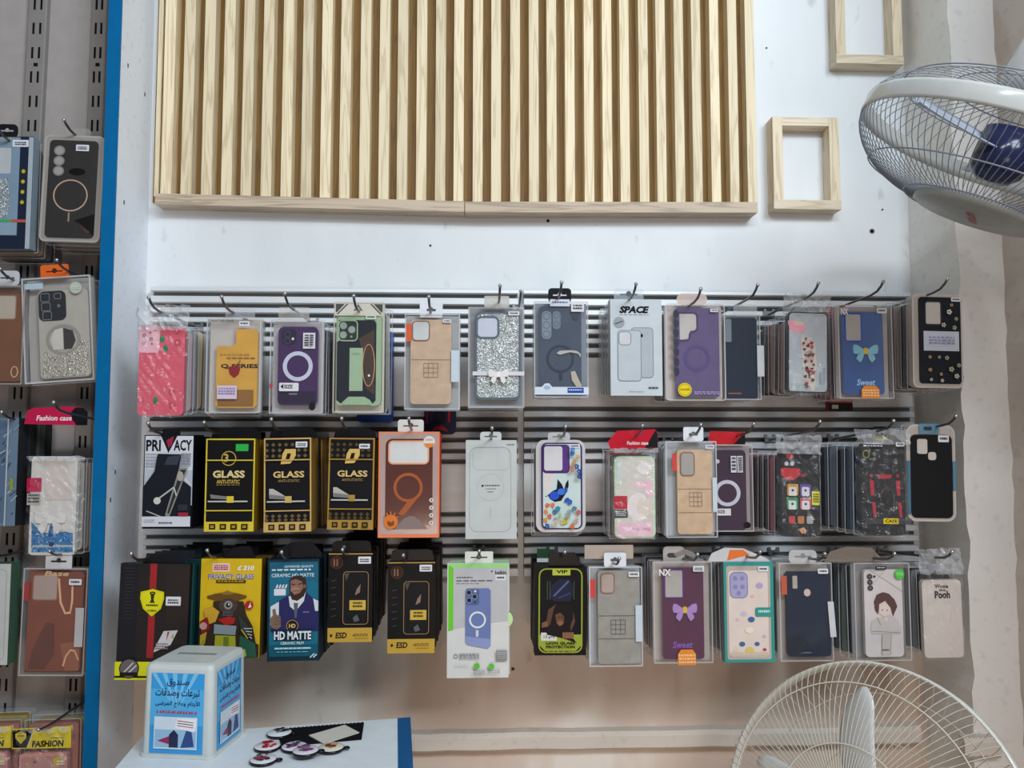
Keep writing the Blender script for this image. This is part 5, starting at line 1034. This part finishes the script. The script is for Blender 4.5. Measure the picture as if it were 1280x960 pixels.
ph = 'white case with sketched girl'
s = Item('phone_case_pack', 'white phone case with a sketched brown-haired girl and green sticker', 'phone case', M_, (718, 164, 980, 626), -.2, .018, group=CG)
s.clear('ccc8c6', 1.3, back='8a8684'); s.case(768, 198, 948, 610, 20, 'd6cdcb', 'gloss', -.004)
s.on('print', -.0032).line(800, 200, 946, 300, 2, 'a89c98').line(860, 210, 780, 300, 2, 'b8acaa').poly([(812, 350), (826, 316), (856, 304), (884, 312), (910, 340), (922, 372), (900, 420), (892, 384), (866, 346), (838, 360), (830, 410), (816, 390)], '5a3a38').poly([(836, 362), (864, 346), (890, 380), (886, 408), (858, 420), (836, 404)], 'e0ccc4').poly([(800, 440), (850, 420), (886, 416), (926, 440), (938, 500), (800, 502), (792, 480)], 'c6beba').line(800, 488, 930, 496, 3, '8a807e').line(826, 424, 840, 460, 3, '8a807e').poly([(846, 505), (890, 505), (882, 600), (842, 600)], 'c2bab6').line(846, 505, 842, 600, 2, '8a807e').line(890, 505, 882, 600, 2, '8a807e').c(850, 388, 3, '3a2c2c').c(872, 390, 3, '3a2c2c').c(866, 432, 9, 'dcc8c0').micro(842, 572, 876, 584, '6a605e', 1, 3)
s.on('camera_plate', -.003)
for x, y in ((795, 230), (796, 257), (797, 284)): s.c(x, y, 13, '3a3638').c(x, y, 6, '6a6466')
s.c(817, 230, 6, '3a3638')
s.p('green_sticker', d=.0006).c(932, 218, 22, '56c04a', 24, .0008).micro(918, 210, 948, 226, 'a8e0a0', 2, 3); s.p('header_print', d=.0004).r(820, 180, 870, 196, '1a1a1c').micro(826, 184, 864, 192, 'c8c8c8', 1, 2)
s.p('hang_tab', d=-.01).poly([(590, 164), (620, 112), (700, 90), (820, 96), (880, 164)], '8a7c70', .001, 'frost')
s.stack(8, ph, ['3a4450', '60706a', '2a3038', '6a7a8a', '34383c', '7a8474'], .0205, -.006, 0); hook((1118, 692), ph, .004)

ph = 'pale case with black lettering'
s = Item('phone_case_pack', 'pale pink phone case with black lettering in crumpled bag beside pilaster', 'phone case', M_, (1040, 190, 1226, 610), -.2, .014, -.6, CG)
s.case(1040, 244, 1224, 610, 20, 'd8ccc4', 'gloss', 0, .010); s.on('print', .0006).tx('Winnie', 1100, 264, 1164, 284, '2c2626', .02).tx('the', 1116, 286, 1150, 298, '2c2626', .02).tx('Pooh', 1098, 296, 1170, 332, '2c2626', .04)
s.bag((2, 6, 2, 3), 55, 20); s.stack(5, ph, ['4a4440', '8a9098', '3a3836', 'b8b0a8'], .020, -.003, 0); hook((1190, 690), ph, .004)

# ---- cases in the neighbouring unit
LG = 'phone cases beside the blue edge'
def lhook(tip, ph, yt=-.17, rise=.012): hook(tip, ph, rise, yt, clip=False)
ph = 'navy and silver glitter box'
s = Item('phone_case_box', 'navy bordered box with silver glitter case cut by the picture edge', 'phone case', LA, (-190, 145, 178, 820), -.13, .02, group=LG)
s.solid('20283c', '8a9aa4'); s.r(-190, 150, 96, 740, '7e94a8').rr(-180, 215, 44, 370, 10, 'b8bcbe').poly([(-180, 400), (30, 400), (50, 560), (30, 640), (-180, 640)], '9aa4a8', kind='glitter').r(-190, 645, 150, 662, '4aa060').r(60, 645, 150, 662, 'b85a4a').rr(-180, 665, 92, 738, 8, '8aa0b2').tx('CASE', -20, 152, 44, 166, 'b8b840', .03)
for y in (356, 418, 480, 542): s.c(122, y, 18, '3a3a24').c(122, y, 11, 'c0b03a')
s.r(150, 150, 178, 820, 'a8b2ba'); s.lab(50, 166, 146, 208); s.tab(-60, 66, 70, 145, '1c1c20', 'plastic', 'a8a8a8', -.004, 30)
s.stack(3, ph, ['6a6058', 'a89078', '4a4a50'], .024, .003, -.004); lhook((-4, 158), ph)
ph = 'black case with pale gold ring'
s = Item('phone_case_pack', 'black brushed phone case with pale gold ring in rounded clear box', 'phone case', LA, (232, 140, 596, 780), -.13, .016, 1.2, LG)
s.p('clear_tray', d=0).rr(232, 140, 596, 780, 34, 'b4aca4', .012, 'frost').rring(232, 140, 596, 780, 34, 12, 'c6c2bc', .003, 'frost')
s.case(266, 172, 560, 756, 26, '2a2624', 'leather', .001, .006)
for k, y in enumerate((236, 298, 358)): s.on('camera_lens', .0016).c(328, y, 33, '8a8684', 30, .001, 'gloss').c(328, y, 24, 'a09c98', 21)
s.on('magnet_ring', .0014).ring(408, 503, 104, 8, 'b89c88', 96, .0006).r(400, 606, 410, 660, '9a8472'); s.on('print', .0012).c(440, 360, 50, '161414', 22).poly([(440, 650), (560, 610), (560, 740), (480, 690)], '1c1a1a').poly([(455, 660), (540, 720), (520, 730)], '5a3a34'); s.lab(428, 198, 506, 236, d=.003)
s.p('hang_tab', d=-.004).rr(352, 92, 500, 150, 20, 'b4aeaa', .001, 'haze')
s.stack(3, ph, ['c4b4a4', 'b8a494', '8a8078'], .022, .003, -.003); lhook((80, 150), ph)
ph = 'clear glitter case with black cameras'
s = Item('phone_case_pack', 'clear glitter phone case with black camera plate under an orange tab', 'phone case', LB, (150, 122, 566, 756), -.13, .018, -4.2, LG)
s.clear('d8d8d8', 2, back='aaa6a0'); s.case(236, 200, 540, 730, 30, 'b6b0a6', 'gloss', -.006); s.on('glitter', -.0052).poly([(262, 560), (330, 600), (400, 560), (470, 520), (530, 510), (530, 710), (510, 724), (270, 724), (250, 700)], 'b4aea2', kind='glitter')
s.on('camera_plate', -.005).rr(240, 204, 404, 384, 34, '191a20', .002, 'gloss')
for x, y in ((280, 242), (284, 298), (290, 352)): s.rring(x-28, y-26, x+28, y+26, 10, 4, '7a7c84')
s.rring(334, 218, 378, 256, 10, 4, '7a7c84').c(362, 296, 10, '6a6c74')
s.on('ring_stand', -.005).ring(380, 500, 104, 18, '9a948c', 92, .001).poly([(305, 500), (330, 440), (380, 430), (380, 560), (320, 560)], 'd0cac2', kind='gloss').poly([(384, 430), (440, 450), (455, 510), (430, 560), (384, 560)], '3a3232', kind='gloss')
s.p('stickers', d=.0004).r(170, 156, 280, 190, 'b0c4d0').c(476, 196, 36, 'b4c0b8').micro(452, 180, 500, 210, 'd8d4c0', 3, 3); s.tab(262, 46, 432, 126, 'e4682a', 'plastic', '4a2a22', -.003, 14); lhook((71, 325), ph)
s.stack(2, ph, ['a8a49c', '8a8680'], .022, 0, 0)
ph = 'brown leather-look case at the picture edge'
s = Item('phone_case_pack', 'brown see-through phone case cut by the picture edge under white tab', 'phone case', LB, (-240, 175, 128, 770), -.13, .018, group=LG)
s.clear('b8b0aa', 1.6, back='7a5a44'); s.case(-220, 220, 112, 752, 24, '7c4a28', 'amber', -.005); s.cam(-150, 232, 70, 380, 16, 'b8ac9c', '9a7458', 6, -.0045); s.on('cord_loop', -.004).ring(74, 694, 22, 5, 'd8b48a', 34, .001); s.tab(-60, 84, 84, 170, 'c4c6ca', 'plastic', '3a3a3e', -.003, 24); lhook((0, 336), ph)
s.stack(2, ph, ['6a4430', '8a7060'], .022, 0, 0)

def paintE(s):
    s.case(170, 338, 446, 930, 26, 'd8d4ce', 'gloss', 0, .010); s.on('print', .0006).poly([(182, 730), (240, 790), (285, 800), (300, 720), (318, 800), (380, 790), (432, 800), (436, 915), (190, 912)], '1f78b4', kind='glitter').poly([(286, 820), (300, 745), (314, 820)], '24508a').r(194, 870, 436, 884, 'a8b8c0').c(306, 866, 14, '22304a').poly([(250, 360), (380, 350), (420, 600), (260, 600)], 'd6cac2')
    bow(s, 300, 716, 2.0, 'dcd8d4', 'e4e0dc', .004)
    s.p('magenta_sticker', d=.0012).r(148, 468, 234, 552, 'c0184a', .0006).r(152, 560, 232, 630, 'b8b4b0').micro(158, 566, 226, 622, '4a4648', 3, 3)
fashion_bag('white phone case with bow and blue glitter in a magenta-headed bag', 'white case with bow and blue glitter', LC, [(124, 142), (140, 60), (180, 44), (430, 36), (480, 44), (500, 100), (500, 150), (380, 148)], (150, 338, 480, 930), None, paintE, (67, 503), (2, ['a8a49c', 'b8b0a8']), 'c2184a', 61, .01, -.13, 'Fashion case', 'ecdce0', (196, 90, 410, 122), [(430, 40), (480, 44), (505, 80), (505, 150), (440, 150), (408, 110), (404, 70)])
s = Item('phone_case_box', 'blue and silver patterned case box cut by the picture edge', 'phone case', LC, (-240, 108, 88, 756), -.13, .03, group=LG)
s.solid('6a7e94', '2c2c30'); s.r(-240, 118, 30, 740, '5a6e88'); q = random.Random(2)
for k in range(30): x, y = q.uniform(-100, 70), q.uniform(130, 720); s.line(x, y, x+q.uniform(10, 40), y-q.uniform(10, 40), 6, q.choice(['8ea0b0', '24344c', 'b0b8bc', '44546a']))
s.r(24, 110, 34, 756, 'aeb6ba').r(52, 470, 72, 540, '8a9a3a'); s.stack(3, 'blue and silver patterned box', ['24282c', '3a4440', '1c1e22'], .022, .004, 0, 'box', lab='dark box hung behind the blue and silver patterned box'); lhook((2, 515), 'blue and silver patterned box')
ph = 'copper mirror case'
s = Item('phone_case_pack', 'copper see-through phone case with gold lettering in clear box', 'phone case', LD, (78, 104, 356, 566), -.13, .018, .8, LG)
s.clear('c8c4c2', 1.6, back='7a5648'); s.case(98, 122, 334, 550, 18, '86462e', 'amber', -.005); s.cam(114, 134, 224, 246, 14, 'b09a92', '9a6a54', 5, -.0045)
s.on('print', -.0042).tx('Base', 162, 118, 268, 140, 'd8b088', .03, .2).poly([(180, 340), (215, 345), (220, 480), (180, 540), (110, 540), (130, 450)], '6a3624', kind='amber').poly([(245, 430), (330, 420), (330, 545), (270, 545)], '9a5c40', kind='amber')
s.on('cord_loop', -.004).poly([(222, 150), (230, 150), (242, 250), (262, 296), (280, 292), (284, 240), (282, 170), (290, 170), (292, 250), (284, 302), (258, 304), (234, 255)], 'e6b48c', .0008).poly([(258, 526), (270, 480), (290, 454), (312, 458), (330, 500), (324, 502), (308, 466), (292, 462), (276, 486), (266, 528)], 'd8a47c', .0008)
s.p('red_tag', d=-.0015).r(80, 166, 104, 246, 'a8302c', .0008); s.p('white_label', d=.0004).r(310, 274, 346, 442, 'b8b6b6', .0006); s.lab(276, 150, 330, 176); s.tab(166, 44, 280, 104, 'd0cece', 'plastic', '3a3a3a', -.003, 6)
s.stack(2, ph, ['7a4a3a', '9a8278'], .022, 0, 0); lhook((62, 689), ph)
s = Item('phone_case_box', 'white case box cut off by the picture edge, beside the copper case', 'phone case', LD, (-230, 86, 30, 520), -.13, .03, group=LG)
s.solid('c0c2c0', '4a6a54'); s.rring(-200, 110, 14, 500, 18, 3, 'a0a4a2'); s.tab(-130, 40, -40, 86, 'c0c2c0', 'plastic', '5a5c5a', -.003, 6); lhook((-12, 690), 'white box cut by the picture edge')
def yel(lbl, ph, ox, Y, tip):
    s = Item('phone_case_pack', lbl, 'phone case', LE, (120+ox, 546, 704+ox, 1500), Y, .02, -1.0, LG)
    s.case(180+ox, 812, 660+ox, 1500, 40, 'c88a80', 'gloss', 0, .011); s.on('inner_panel', .0006).rr(200+ox, 850, 640+ox, 1480, 34, 'b08078').c(335+ox, 900, 14, '7a5850'); s.on('sticker', .001).poly([(510+ox, 880), (580+ox, 840), (640+ox, 900), (560+ox, 960)], 'c8a83a').micro(560+ox, 890, 640+ox, 940, 'e0e0e0', 2, 3)
    s.p('header_card', d=.004).poly([(118+ox, 552), (330+ox, 548), (345+ox, 580), (450+ox, 585), (520+ox, 545), (704+ox, 540), (706+ox, 760), (118+ox, 752)], 'd8c41c', .0008, 'gloss').poly([(118+ox, 566), (330+ox, 560), (262+ox, 745), (124+ox, 742)], '15151a').poly([(202+ox, 580), (258+ox, 600), (256+ox, 650), (205+ox, 705), (152+ox, 650), (148+ox, 600)], 'c8b42a').micro(172+ox, 618, 238+ox, 636, '5a5218', 1, 3).line(332+ox, 560, 270+ox, 752, 7, 'd8d8d0').tx('FASHION', 318+ox, 676, 636+ox, 742, '201c0c', .04, .1).micro(505+ox, 650, 636+ox, 662, '5a5010', 1, 3)
    s.bag((1, 0, 1, 0), 71, 0); s.stack(2, ph, ['b07a70', 'a89030'], .022, .004, .006); 
    if tip: lhook(tip, ph, Y-.05, .005)
yel('pink phone case in a yellow-headed bag with black shield', 'pink case in yellow-headed bag', 0, -.14, (48, 912))
yel('yellow-headed case bag mostly outside the picture edge', 'yellow bag at the picture edge', -600, -.13, None)
